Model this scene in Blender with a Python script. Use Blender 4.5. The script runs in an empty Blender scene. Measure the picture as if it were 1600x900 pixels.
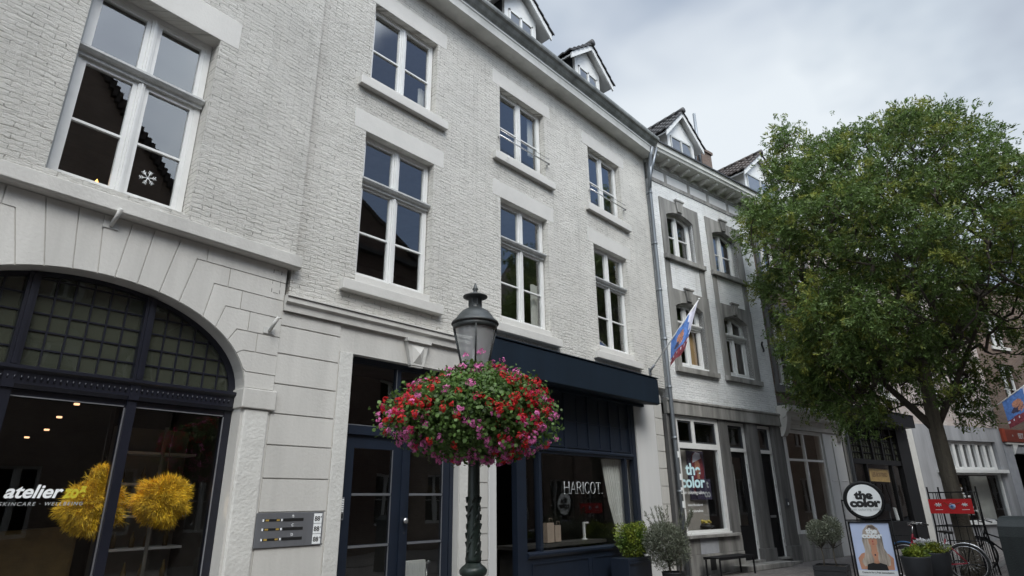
import bpy, bmesh, math, random
import numpy as np
from mathutils import Vector, Matrix
random.seed(7); rng = np.random.default_rng(7)
S = bpy.context.scene
col = S.collection
R = math.radians

# ------------------------------------------------------------------ camera
YAW, PITCH, ROLL, F1600 = R(47.505), R(19.526), R(-0.789), 947.33
def cam_axes():
    f0 = Vector((math.sin(YAW), math.cos(YAW), 0)); r0 = Vector((math.cos(YAW), -math.sin(YAW), 0)); u0 = Vector((0, 0, 1))
    fw = f0*math.cos(PITCH) + u0*math.sin(PITCH); up = u0*math.cos(PITCH) - f0*math.sin(PITCH)
    r = r0*math.cos(ROLL) + up*math.sin(ROLL); u = up*math.cos(ROLL) - r0*math.sin(ROLL)
    return r, u, fw
_r, _u, _f = cam_axes()
cd = bpy.data.cameras.new('camera'); cam = bpy.data.objects.new('camera', cd); col.objects.link(cam)
m = Matrix((( _r.x, _u.x, -_f.x, 0), (_r.y, _u.y, -_f.y, 0), (_r.z, _u.z, -_f.z, 1.6), (0, 0, 0, 1)))
cam.matrix_world = m
cd.sensor_width = 36; cd.lens = F1600/1600*36; cd.clip_end = 2000; cd.clip_start = 0.05
S.camera = cam

# ------------------------------------------------------------------ world and sun
SUN_EL, SUN_AZ = R(50), R(205)       # direction the light comes from (azimuth from +Y clockwise)
W = bpy.data.worlds.new('World'); S.world = W; W.use_nodes = True
nt = W.node_tree; N = nt.nodes; L = nt.links; N.clear()
out = N.new('ShaderNodeOutputWorld'); bg = N.new('ShaderNodeBackground'); L.new(bg.outputs[0], out.inputs[0])
bg.inputs[1].default_value = 0.1
sky = N.new('ShaderNodeTexSky'); sky.sky_type = 'NISHITA'; sky.sun_disc = False
sky.sun_elevation = SUN_EL; sky.sun_rotation = SUN_AZ; sky.dust_density = 1.5; sky.ozone_density = 1.5
tc = N.new('ShaderNodeTexCoord')
sep = N.new('ShaderNodeSeparateXYZ'); L.new(tc.outputs['Generated'], sep.inputs[0])
def math_node(op, a=None, b=None, clamp=False):
    n = N.new('ShaderNodeMath'); n.operation = op; n.use_clamp = clamp
    for i, v in enumerate((a, b)):
        if v is None: continue
        if isinstance(v, (int, float)): n.inputs[i].default_value = v
        else: L.new(v, n.inputs[i])
    return n.outputs[0]
zc = math_node('ADD', math_node('MAXIMUM', sep.outputs[2], 0.0), 0.18)
cx = math_node('DIVIDE', sep.outputs[0], zc); cy = math_node('DIVIDE', sep.outputs[1], zc)
comb = N.new('ShaderNodeCombineXYZ'); L.new(cx, comb.inputs[0]); L.new(cy, comb.inputs[1])
n1 = N.new('ShaderNodeTexNoise'); n1.inputs['Scale'].default_value = 0.75; n1.inputs['Detail'].default_value = 5; n1.inputs['Roughness'].default_value = .52
n1.inputs['Distortion'].default_value = .35
mp = N.new('ShaderNodeMapping'); mp.inputs['Location'].default_value = (3.1, 1.7, 0); L.new(comb.outputs[0], mp.inputs[0]); L.new(mp.outputs[0], n1.inputs['Vector'])
# cloud cover, thinner towards a blue gap behind the camera (seen in the window glass)
gap = N.new('ShaderNodeVectorMath'); gap.operation = 'DOT_PRODUCT'; L.new(tc.outputs['Generated'], gap.inputs[0])
gap.inputs[1].default_value = Vector((.64, -.60, .45)).normalized()
gm = N.new('ShaderNodeMapRange'); L.new(gap.outputs['Value'], gm.inputs[0]); gm.inputs[1].default_value = .935; gm.inputs[2].default_value = .965
gm.inputs[3].default_value = 0.0; gm.inputs[4].default_value = .42; gm.interpolation_type = 'SMOOTHSTEP'
cov = N.new('ShaderNodeMapRange'); L.new(math_node('SUBTRACT', n1.outputs[0], gm.outputs[0]), cov.inputs[0])
cov.inputs[1].default_value = .18; cov.inputs[2].default_value = .46; cov.interpolation_type = 'SMOOTHSTEP'
n2 = N.new('ShaderNodeTexNoise'); n2.inputs['Scale'].default_value = .95; n2.inputs['Detail'].default_value = 5; n2.inputs['Roughness'].default_value = .56
mp2 = N.new('ShaderNodeMapping'); mp2.inputs['Location'].default_value = (7.7, 2.9, 0); L.new(comb.outputs[0], mp2.inputs[0]); L.new(mp2.outputs[0], n2.inputs['Vector'])
cr = N.new('ShaderNodeValToRGB'); L.new(n2.outputs[0], cr.inputs[0])
cr.color_ramp.elements[0].position = .38; cr.color_ramp.elements[0].color = (3.25, 3.65, 4.45, 1)
cr.color_ramp.elements[1].position = .60; cr.color_ramp.elements[1].color = (6.6, 7.1, 7.55, 1)
e = cr.color_ramp.elements.new(.5); e.color = (4.8, 5.4, 6.1, 1)
mixc = N.new('ShaderNodeMix'); mixc.data_type = 'RGBA'; L.new(cov.outputs[0], mixc.inputs['Factor'])
# clouds glow around the hidden sun
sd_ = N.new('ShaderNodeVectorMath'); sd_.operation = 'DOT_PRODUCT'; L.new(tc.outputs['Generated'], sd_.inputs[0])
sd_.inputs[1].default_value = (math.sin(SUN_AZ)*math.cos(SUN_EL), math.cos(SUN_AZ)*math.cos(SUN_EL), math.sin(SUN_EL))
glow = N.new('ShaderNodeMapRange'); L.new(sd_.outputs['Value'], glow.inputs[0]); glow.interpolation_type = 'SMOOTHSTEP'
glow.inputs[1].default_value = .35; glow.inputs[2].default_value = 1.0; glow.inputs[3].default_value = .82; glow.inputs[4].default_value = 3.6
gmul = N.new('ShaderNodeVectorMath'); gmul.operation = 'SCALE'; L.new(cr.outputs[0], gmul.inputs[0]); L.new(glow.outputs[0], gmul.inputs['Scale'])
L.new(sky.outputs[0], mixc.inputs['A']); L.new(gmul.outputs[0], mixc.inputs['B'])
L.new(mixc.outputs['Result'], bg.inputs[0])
sd = bpy.data.lights.new('sun', 'SUN'); sd.energy = 1.5; sd.angle = R(25); sd.color = (1, .95, .88)
sun = bpy.data.objects.new('sun', sd); col.objects.link(sun)
sv = Vector((math.sin(SUN_AZ)*math.cos(SUN_EL), math.cos(SUN_AZ)*math.cos(SUN_EL), math.sin(SUN_EL)))
sun.rotation_euler = sv.to_track_quat('Z', 'Y').to_euler(); sun.location = (0, -3, 30)
S.view_settings.view_transform = 'Standard'; S.view_settings.look = 'None'; S.view_settings.gamma = 1
S.view_settings.exposure = 0.60; S.view_settings.use_curve_mapping = False
S.render.engine = 'CYCLES'; S.cycles.max_bounces = 7; S.cycles.transparent_max_bounces = 16

# ------------------------------------------------------------------ materials
MATS = {}
def new_mat(name):
    m = bpy.data.materials.new(name); m.use_nodes = True; MATS[name] = m
    nt = m.node_tree; nt.nodes.clear()
    o = nt.nodes.new('ShaderNodeOutputMaterial'); b = nt.nodes.new('ShaderNodeBsdfPrincipled'); nt.links.new(b.outputs[0], o.inputs[0])
    return m, nt, b, o
def node(nt, t, **k):
    n = nt.nodes.new(t)
    for a, v in k.items():
        if a in n.inputs: n.inputs[a].default_value = v
        else: setattr(n, a, v)
    return n
def mapping(nt, scale=(1, 1, 1), swap=False):
    tc = nt.nodes.new('ShaderNodeTexCoord'); src = tc.outputs['Object']
    if swap:
        s = nt.nodes.new('ShaderNodeSeparateXYZ'); c = nt.nodes.new('ShaderNodeCombineXYZ'); a = nt.nodes.new('ShaderNodeMath'); a.operation = 'ADD'
        nt.links.new(src, s.inputs[0]); nt.links.new(s.outputs[0], a.inputs[0]); nt.links.new(s.outputs[1], a.inputs[1])
        nt.links.new(a.outputs[0], c.inputs[0]); nt.links.new(s.outputs[2], c.inputs[1]); src = c.outputs[0]
    mp = nt.nodes.new('ShaderNodeMapping'); mp.inputs['Scale'].default_value = scale; nt.links.new(src, mp.inputs[0])
    return mp.outputs[0]
def plain(name, base, rough=.6, var=.12, vscale=6.0, bump=.15, bscale=40, metallic=0, streak=0, spec=.5, dist=.01, island=0, dirt=None):
    m, nt, b, o = new_mat(name); L = nt.links
    v = mapping(nt)
    n = node(nt, 'ShaderNodeTexNoise'); n.inputs['Scale'].default_value = vscale; n.inputs['Detail'].default_value = 6; n.inputs['Roughness'].default_value = .65
    if streak:
        v2 = mapping(nt, (1, 1, .12)); L.new(v2, n.inputs['Vector'])
    else: L.new(v, n.inputs['Vector'])
    r = node(nt, 'ShaderNodeValToRGB'); L.new(n.outputs[0], r.inputs[0])
    lo = [max(0, c*(1-var*1.6)) for c in base]; hi = [min(1, c*(1+var*.7)) for c in base]
    r.color_ramp.elements[0].position = .3; r.color_ramp.elements[0].color = (*lo, 1)
    r.color_ramp.elements[1].position = .65; r.color_ramp.elements[1].color = (*hi, 1)
    rc = r.outputs[0]
    if dirt:      # flaked, grimy specks and drips
        dv = mapping(nt, (1, 1, .35)); dn = node(nt, 'ShaderNodeTexNoise'); dn.inputs['Scale'].default_value = 6; dn.inputs['Detail'].default_value = 9; dn.inputs['Roughness'].default_value = .78; L.new(dv, dn.inputs['Vector'])
        dr = node(nt, 'ShaderNodeMapRange'); L.new(dn.outputs[0], dr.inputs[0]); dr.inputs[1].default_value = dirt[1]; dr.inputs[2].default_value = dirt[1]+.12; dr.inputs[4].default_value = dirt[2]
        dm = node(nt, 'ShaderNodeMix', data_type='RGBA'); L.new(dr.outputs[0], dm.inputs['Factor']); L.new(rc, dm.inputs[6]); dm.inputs[7].default_value = (*dirt[0], 1); rc = dm.outputs[2]
    if island:
        g = node(nt, 'ShaderNodeNewGeometry'); hs = node(nt, 'ShaderNodeHueSaturation'); mr = node(nt, 'ShaderNodeMapRange')
        mr.inputs[3].default_value = 1-island; mr.inputs[4].default_value = 1+island
        L.new(g.outputs['Random Per Island'], mr.inputs[0]); L.new(mr.outputs[0], hs.inputs['Value']); L.new(r.outputs[0], hs.inputs['Color'])
        L.new(hs.outputs[0], b.inputs['Base Color'])
    else: L.new(rc, b.inputs['Base Color'])
    b.inputs['Roughness'].default_value = rough; b.inputs['Metallic'].default_value = metallic; b.inputs['Specular IOR Level'].default_value = spec
    if bump:
        n2 = node(nt, 'ShaderNodeTexNoise'); n2.inputs['Scale'].default_value = bscale; n2.inputs['Detail'].default_value = 4; L.new(v, n2.inputs['Vector'])
        bp = node(nt, 'ShaderNodeBump'); bp.inputs['Strength'].default_value = bump; bp.inputs['Distance'].default_value = dist
        L.new(n2.outputs[0], bp.inputs['Height']); L.new(bp.outputs[0], b.inputs['Normal'])
    return m
def brick(name, c1, c2, mortar, bw=.205, rh=.057, ms=.006, bump=.9, dist=.02, dirt=(.25, .24, .21), dirt_amt=.5, rough=.75, pav=False, patchy=False):
    m, nt, b, o = new_mat(name); L = nt.links
    v = mapping(nt, swap=not pav)
    # wobble the courses a little
    nz = node(nt, 'ShaderNodeTexNoise'); nz.inputs['Scale'].default_value = 2.2; nz.inputs['Detail'].default_value = 3; L.new(v, nz.inputs['Vector'])
    mixv = node(nt, 'ShaderNodeMix', data_type='VECTOR'); mixv.inputs['Factor'].default_value = .018
    L.new(v, mixv.inputs[4]); L.new(nz.outputs['Color'], mixv.inputs[5])
    nz2 = node(nt, 'ShaderNodeTexNoise'); nz2.inputs['Scale'].default_value = 14; nz2.inputs['Detail'].default_value = 2; L.new(v, nz2.inputs['Vector'])
    mixv2 = node(nt, 'ShaderNodeMix', data_type='VECTOR'); mixv2.inputs['Factor'].default_value = .042 if patchy else .02
    L.new(mixv.outputs[1], mixv2.inputs[4]); L.new(nz2.outputs['Color'], mixv2.inputs[5])
    bt = node(nt, 'ShaderNodeTexBrick'); L.new(mixv2.outputs[1], bt.inputs['Vector'])
    for k, val in (('Scale', 1.0), ('Mortar Size', ms), ('Mortar Smooth', .35), ('Brick Width', bw), ('Row Height', rh), ('Bias', 0.0)): bt.inputs[k].default_value = val
    bt.inputs['Color1'].default_value = (*c1, 1); bt.inputs['Color2'].default_value = (*c2, 1); bt.inputs['Mortar'].default_value = (*mortar, 1)
    # height: bricks proud, surface rough, each brick a bit different
    hb = node(nt, 'ShaderNodeTexNoise'); hb.inputs['Scale'].default_value = 19; hb.inputs['Detail'].default_value = 9; hb.inputs['Roughness'].default_value = .82
    st = node(nt, 'ShaderNodeMapping'); st.inputs['Scale'].default_value = (.45, 1.6, 1); L.new(v, st.inputs[0]); L.new(st.outputs[0], hb.inputs['Vector'])
    inv = node(nt, 'ShaderNodeMath', operation='SUBTRACT'); inv.inputs[0].default_value = 1; L.new(bt.outputs['Fac'], inv.inputs[1])
    bw2 = node(nt, 'ShaderNodeTexBrick'); L.new(mixv2.outputs[1], bw2.inputs['Vector'])
    for k, val in (('Scale', 1.0), ('Mortar Size', ms), ('Mortar Smooth', .35), ('Brick Width', bw), ('Row Height', rh)): bw2.inputs[k].default_value = val
    bw2.inputs['Color1'].default_value = (.2, .2, .2, 1); bw2.inputs['Color2'].default_value = (1, 1, 1, 1); bw2.inputs['Mortar'].default_value = (-.5, -.5, -.5, 1) if patchy else (.1, .1, .1, 1)
    a1 = node(nt, 'ShaderNodeMath', operation='MULTIPLY_ADD'); L.new(bw2.outputs['Color'], a1.inputs[0]); a1.inputs[1].default_value = .75
    a2 = node(nt, 'ShaderNodeMath', operation='MULTIPLY'); L.new(hb.outputs[0], a2.inputs[0]); a2.inputs[1].default_value = 2.6 if patchy else 1.4; L.new(a2.outputs[0], a1.inputs[2])
    bp = node(nt, 'ShaderNodeBump'); bp.inputs['Strength'].default_value = bump; bp.inputs['Distance'].default_value = dist
    L.new(a1.outputs[0], bp.inputs['Height']); L.new(bp.outputs[0], b.inputs['Normal'])
    # dirt and worn spots
    dn = node(nt, 'ShaderNodeTexNoise'); dn.inputs['Scale'].default_value = 9; dn.inputs['Detail'].default_value = 8; dn.inputs['Roughness'].default_value = .8; L.new(st.outputs[0], dn.inputs['Vector'])
    dr = node(nt, 'ShaderNodeMapRange'); L.new(dn.outputs[0], dr.inputs[0]); dr.inputs[1].default_value = .57; dr.inputs[2].default_value = .70; dr.inputs[4].default_value = dirt_amt
    big = node(nt, 'ShaderNodeTexNoise'); big.inputs['Scale'].default_value = .7; big.inputs['Detail'].default_value = 5; L.new(v, big.inputs['Vector'])
    bm_ = node(nt, 'ShaderNodeMapRange'); L.new(big.outputs[0], bm_.inputs[0]); bm_.inputs[1].default_value = .3; bm_.inputs[2].default_value = .7; bm_.inputs[3].default_value = .86; bm_.inputs[4].default_value = 1.06
    mx = node(nt, 'ShaderNodeMix', data_type='RGBA'); L.new(dr.outputs[0], mx.inputs['Factor']); 
    if patchy:      # joints mostly painted over; grime and cavity shade painted into the colour in places
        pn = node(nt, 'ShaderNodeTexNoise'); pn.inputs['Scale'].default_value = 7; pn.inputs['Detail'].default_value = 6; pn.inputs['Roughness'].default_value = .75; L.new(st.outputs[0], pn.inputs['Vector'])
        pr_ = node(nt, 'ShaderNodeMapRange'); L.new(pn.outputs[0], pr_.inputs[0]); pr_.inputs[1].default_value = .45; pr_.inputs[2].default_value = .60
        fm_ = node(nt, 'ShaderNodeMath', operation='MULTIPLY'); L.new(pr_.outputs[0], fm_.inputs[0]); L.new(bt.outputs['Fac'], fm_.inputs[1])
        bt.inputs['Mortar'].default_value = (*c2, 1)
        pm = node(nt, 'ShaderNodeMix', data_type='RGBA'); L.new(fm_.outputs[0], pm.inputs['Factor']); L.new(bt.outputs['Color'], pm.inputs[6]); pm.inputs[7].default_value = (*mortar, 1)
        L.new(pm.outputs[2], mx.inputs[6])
    else: L.new(bt.outputs['Color'], mx.inputs[6])
    pass; mx.inputs[7].default_value = (*dirt, 1)
    if patchy:
        sv_ = mapping(nt, (1, .09, 1), swap=True); sn = node(nt, 'ShaderNodeTexNoise'); sn.inputs['Scale'].default_value = 5; sn.inputs['Detail'].default_value = 7; sn.inputs['Roughness'].default_value = .7; L.new(sv_, sn.inputs['Vector'])
        sr = node(nt, 'ShaderNodeMapRange'); L.new(sn.outputs[0], sr.inputs[0]); sr.inputs[1].default_value = .55; sr.inputs[2].default_value = .80; sr.inputs[4].default_value = .62
        m3 = node(nt, 'ShaderNodeMix', data_type='RGBA'); L.new(sr.outputs[0], m3.inputs['Factor']); L.new(mx.outputs[2], m3.inputs[6]); m3.inputs[7].default_value = (.50, .49, .44, 1); mx = m3
    hs = node(nt, 'ShaderNodeHueSaturation'); L.new(mx.outputs[2], hs.inputs['Color']); L.new(bm_.outputs[0], hs.inputs['Value'])
    L.new(hs.outputs[0], b.inputs['Base Color']); b.inputs['Roughness'].default_value = rough; b.inputs['Specular IOR Level'].default_value = .3
    return m
def glass(name, tint=(.93, .95, .94), boost=1.7, wave=.0025, rough=0.0, haze=None):
    m, nt, b, o = new_mat(name); L = nt.links; nt.nodes.remove(b)
    tr = node(nt, 'ShaderNodeBsdfTransparent'); tr.inputs[0].default_value = (*tint, 1)
    gl = node(nt, 'ShaderNodeBsdfGlossy'); gl.inputs['Roughness'].default_value = rough; gl.inputs[0].default_value = (1, 1, 1, 1)
    fr = node(nt, 'ShaderNodeFresnel'); gb = node(nt, 'ShaderNodeNewGeometry'); ir = node(nt, 'ShaderNodeMapRange'); ir.inputs[3].default_value = 1.5; ir.inputs[4].default_value = 1/1.5
    L.new(gb.outputs['Backfacing'], ir.inputs[0]); L.new(ir.outputs[0], fr.inputs[0])
    mu = node(nt, 'ShaderNodeMath', operation='MULTIPLY', use_clamp=True); L.new(fr.outputs[0], mu.inputs[0]); mu.inputs[1].default_value = boost
    v = mapping(nt); nz = node(nt, 'ShaderNodeTexNoise'); nz.inputs['Scale'].default_value = 1.6; nz.inputs['Detail'].default_value = 1; L.new(v, nz.inputs['Vector'])
    bp = node(nt, 'ShaderNodeBump'); bp.inputs['Strength'].default_value = 1; bp.inputs['Distance'].default_value = wave; L.new(nz.outputs[0], bp.inputs['Height'])
    L.new(bp.outputs[0], gl.inputs['Normal'])
    mx = node(nt, 'ShaderNodeMixShader'); L.new(mu.outputs[0], mx.inputs[0]); L.new(gl.outputs[0], mx.inputs[2])
    if haze:
        df = node(nt, 'ShaderNodeBsdfDiffuse'); df.inputs[0].default_value = (*haze[:3], 1)
        m2 = node(nt, 'ShaderNodeMixShader'); m2.inputs[0].default_value = haze[3]; L.new(tr.outputs[0], m2.inputs[1]); L.new(df.outputs[0], m2.inputs[2]); L.new(m2.outputs[0], mx.inputs[1])
    else: L.new(tr.outputs[0], mx.inputs[1])
    L.new(mx.outputs[0], o.inputs[0]); return m
def leafmat(name, c, var=.35, sat=1.0, yellow=None, trans=.35, rough=.5):
    m, nt, b, o = new_mat(name); L = nt.links
    g = node(nt, 'ShaderNodeNewGeometry')
    mr = node(nt, 'ShaderNodeMapRange'); mr.inputs[3].default_value = 1-var; mr.inputs[4].default_value = 1+var; L.new(g.outputs['Random Per Island'], mr.inputs[0])
    src = None
    if yellow:
        v = mapping(nt); nz = node(nt, 'ShaderNodeTexNoise'); nz.inputs['Scale'].default_value = yellow[1]; nz.inputs['Detail'].default_value = 3; L.new(v, nz.inputs['Vector'])
        r = node(nt, 'ShaderNodeMapRange'); L.new(nz.outputs[0], r.inputs[0]); r.inputs[1].default_value = yellow[2]; r.inputs[2].default_value = yellow[3]
        mx = node(nt, 'ShaderNodeMix', data_type='RGBA'); L.new(r.outputs[0], mx.inputs['Factor']); mx.inputs[6].default_value = (*c, 1); mx.inputs[7].default_value = (*yellow[0], 1)
        src = mx.outputs[2]
    hs = node(nt, 'ShaderNodeHueSaturation'); L.new(mr.outputs[0], hs.inputs['Value']); hs.inputs['Saturation'].default_value = sat
    if src: L.new(src, hs.inputs['Color'])
    else: hs.inputs['Color'].default_value = (*c, 1)
    L.new(hs.outputs[0], b.inputs['Base Color']); b.inputs['Roughness'].default_value = rough; b.inputs['Specular IOR Level'].default_value = .35
    tl = node(nt, 'ShaderNodeBsdfTranslucent'); L.new(hs.outputs[0], tl.inputs[0])
    mx = node(nt, 'ShaderNodeMixShader'); mx.inputs[0].default_value = trans; L.new(b.outputs[0], mx.inputs[1]); L.new(tl.outputs[0], mx.inputs[2]); L.new(mx.outputs[0], o.inputs[0])
    return m
def emis(name, c, s):
    m, nt, b, o = new_mat(name); b.inputs['Base Color'].default_value = (*c, 1); b.inputs['Emission Color'].default_value = (*c, 1); b.inputs['Emission Strength'].default_value = s; return m

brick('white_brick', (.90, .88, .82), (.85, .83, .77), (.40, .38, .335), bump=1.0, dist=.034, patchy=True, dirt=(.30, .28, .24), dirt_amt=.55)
brick('white_brick_cool', (.86, .87, .86), (.80, .815, .81), (.50, .51, .51), bw=.2, rh=.06, bump=.95, dist=.02, patchy=True, dirt=(.35, .34, .32), dirt_amt=.35)
brick('brown_brick', (.11, .075, .06), (.15, .10, .075), (.19, .175, .155), bump=.6, dist=.01, dirt=(.06, .055, .05))
brick('red_brick', (.10, .06, .048), (.14, .085, .068), (.16, .15, .135), bump=.6, dist=.01, dirt=(.08, .07, .06))
brick('opposite_brick', (.25, .18, .145), (.32, .24, .19), (.30, .28, .25), bump=.6, dist=.01, dirt=(.10, .08, .07))
brick('pink_brick', (.38, .31, .28), (.46, .42, .39), (.36, .33, .31), bump=.7, dist=.012, dirt=(.35, .20, .15), dirt_amt=.7)
brick('pavers', (.13, .12, .115), (.19, .175, .165), (.06, .055, .05), bw=.21, rh=.105, ms=.006, bump=.5, dist=.008, dirt=(.07, .065, .06), pav=True)
plain('road_asphalt', (.055, .055, .057), .85, .2, 3, .5, 120)
plain('white_stone', (.485, .475, .445), .6, .09, 2.5, .35, 28, streak=1, dirt=((.24, .22, .18), .62, .7), island=.05)
plain('white_rough', (.52, .515, .485), .75, .08, 3, .6, 26, dist=.012, dirt=((.24, .22, .18), .62, .7))
plain('white_lintel', (.535, .525, .495), .65, .05, 2, .25, 40, dirt=((.28, .26, .22), .66, .5))
plain('white_smooth', (.54, .54, .53), .5, .04, 2, .1, 30, streak=1, dirt=((.28, .26, .22), .66, .5))
plain('grey_sill', (.47, .47, .45), .6, .2, 4, .3, 40)
plain('frame_white', (.64, .645, .63), .35, .05, 5, .08, 60)
plain('frame_grey', (.42, .43, .42), .45, .15, 8, .1, 60, streak=1)
plain('cornice_white', (.60, .60, .565), .5, .12, 2, .1, 30, streak=1, dirt=((.24, .22, .18), .62, .7))
plain('gutter_grey', (.20, .21, .20), .5, .35, 3, .15, 30, streak=1, dirt=((.24, .22, .18), .62, .7))
plain('navy', (.008, .013, .024), .42, .12, 3, .06, 40)
plain('navy_fascia', (.007, .014, .024), .6, .2, 2, .05, 20, streak=1, spec=.25, dirt=((.05, .055, .06), .62, .35))
plain('navy_black', (.008, .009, .016), .35, .15, 3, .1, 60)
plain('black_paint', (.007, .007, .008), .55, .2, 4, .1, 50, spec=.25)
plain('grey_render', (.27, .275, .285), .8, .18, 2.5, .3, 30, streak=1)
plain('charcoal', (.035, .037, .042), .6, .15, 3, .1, 40)
plain('bluestone', (.23, .225, .21), .7, .38, 3.5, .35, 60, streak=1)
plain('bluestone_dark', (.125, .122, .117), .75, .4, 3.5, .35, 60, streak=1)
plain('bluestone_light', (.30, .31, .33), .7, .1, 3.5, .2, 60)
plain('zinc', (.21, .23, .25), .42, .2, 3, .05, 30, metallic=.5, streak=1)
plain('steel', (.30, .31, .33), .35, .12, 3, .04, 60, metallic=.7, streak=1)
plain('bright_metal', (.6, .6, .6), .25, .1, 5, 0, metallic=.9)
plain('lamp_green', (.016, .026, .021), .38, .3, 8, .25, 50)
plain('lamp_grey', (.035, .04, .04), .45, .3, 8, .2, 50)
plain('roof_tile', (.04, .038, .038), .6, .4, 5, .3, 30, island=.3)
plain('roof_tile_brown', (.06, .045, .038), .6, .4, 5, .3, 30, island=.35)
plain('roof_red', (.075, .06, .053), .7, .4, 5, .3, 30)
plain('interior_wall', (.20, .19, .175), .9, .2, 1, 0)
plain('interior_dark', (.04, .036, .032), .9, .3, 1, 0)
plain('curtain_white', (.50, .50, .47), .8, .08, 3, .1, 20)
plain('curtain_tan', (.42, .27, .13), .8, .12, 3, .1, 20)
plain('curtain_blue', (.20, .28, .45), .8, .2, 3, .1, 20)
plain('letter_white', (.78, .80, .80), .5, .03, 3, 0)
plain('letter_pale', (.40, .42, .42), .5, .03, 3, 0)
plain('letter_blue', (.55, .76, .80), .5, .03, 3, 0)
plain('letter_yellow', (.50, .44, .03), .5, .05, 3, 0)
plain('letter_black', (.01, .01, .01), .5, .03, 3, 0)
plain('sign_white', (.74, .76, .76), .4, .03, 3, 0)
plain('poster_blue', (.50, .58, .78), .35, .06, 1.5, 0)
plain('skin', (.52, .26, .16), .5, .12, 4, 0)
plain('hair', (.42, .36, .30), .5, .45, 14, 0, streak=1)
plain('hair_dark', (.16, .12, .10), .5, .3, 12, 0, streak=1)
plain('lip', (.40, .09, .07), .5, .1, 4, 0)
plain('yellow_dried', (.72, .46, .02), .8, .35, 8, 0, island=.45)
plain('bark', (.12, .105, .08), .9, .35, 6, .9, 30, streak=1, dist=.03)
plain('twig', (.07, .058, .045), .9, .3, 8, .3, 40)
plain('red_paint', (.28, .012, .03), .3, .1, 4, .03, 30)
plain('blue_paint', (.05, .16, .36), .35, .1, 4, .03, 30)
plain('rubber', (.015, .015, .015), .8, .2, 8, .3, 80)
plain('leather', (.02, .018, .017), .5, .2, 8, .1, 50)
plain('banner_red', (.55, .012, .015), .5, .06, 4, 0)
plain('banner_orange', (.28, .045, .02), .5, .06, 4, 0)
plain('sign_brown', (.16, .030, .018), .5, .1, 3, .05, 30)
plain('gold', (.45, .30, .12), .5, .2, 8, .1, 30)
plain('flag_white', (.66, .65, .75), .7, .1, 4, .1, 60)
plain('flag_blue', (.09, .20, .50), .7, .25, 12, .1, 60)
plain('flag_red', (.22, .035, .05), .7, .35, 14, .1, 60)
plain('flag_skin', (.48, .22, .14), .7, .3, 20, .1, 60)
plain('flag_dark', (.05, .04, .08), .7, .3, 20, .1, 60)
plain('soil', (.03, .022, .016), .95, .3, 8, .5, 50)
plain('bin_green', (.012, .017, .017), .55, .2, 9, .4, 60, streak=1)
plain('planter_grey', (.035, .037, .042), .65, .15, 4, .2, 70)
plain('planter_black', (.015, .016, .018), .6, .2, 4, .2, 60)
plain('tan_fabric', (.10, .065, .02), .8, .25, 4, .2, 50)
plain('shelf_white', (.5, .5, .5), .6, .05, 3, 0)
plain('paper', (.35, .27, .21), .7, .08, 5, .2, 20)
plain('taupe_panel', (.30, .275, .25), .8, .06, 2, 0)
plain('wood', (.20, .12, .06), .6, .3, 6, .2, 30, streak=1)
plain('brass', (.55, .38, .10), .4, .2, 8, 0, metallic=.5)
glass('glass', boost=3.0); glass('glass_clear', boost=1.1, wave=.0015); glass('glass_shop', tint=(.90, .92, .92), boost=1.5, wave=.0015)
glass('glass_lantern', tint=(.80, .82, .82), boost=1.3, wave=.002, haze=(.62, .63, .63, .42))
glass('glass_old', tint=(.5, .52, .48), boost=1.0, wave=.01, haze=(.085, .095, .07, .45))
leafmat('leaf_tree', (.10, .158, .042), .42, yellow=((.23, .25, .05), 1.7, .52, .64), trans=.38)
leafmat('leaf_geranium', (.085, .155, .035), .5, trans=.3)
leafmat('leaf_olive', (.135, .15, .105), .45, trans=.15)
leafmat('leaf_box', (.075, .125, .022), .5, yellow=((.19, .23, .03), 3, .45, .6), trans=.3)
leafmat('leaf_mixed', (.09, .13, .05), .5, yellow=((.24, .26, .03), 3, .45, .6), trans=.25)
leafmat('petal_red', (.60, .022, .026), .35, trans=.25); leafmat('petal_pink', (.74, .20, .47), .35, trans=.25); leafmat('petal_crimson', (.50, .02, .09), .35, trans=.25)
leafmat('petal_white', (.65, .65, .66), .15, trans=.2); leafmat('petal_yellow', (.7, .55, .12), .15, trans=.2)
emis('warm_bulb', (1.0, .55, .18), 9); emis('ceiling_spot', (1.0, .55, .30), 1.3)
emis('candle_flame', (1.0, .45, .10), 3)

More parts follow.
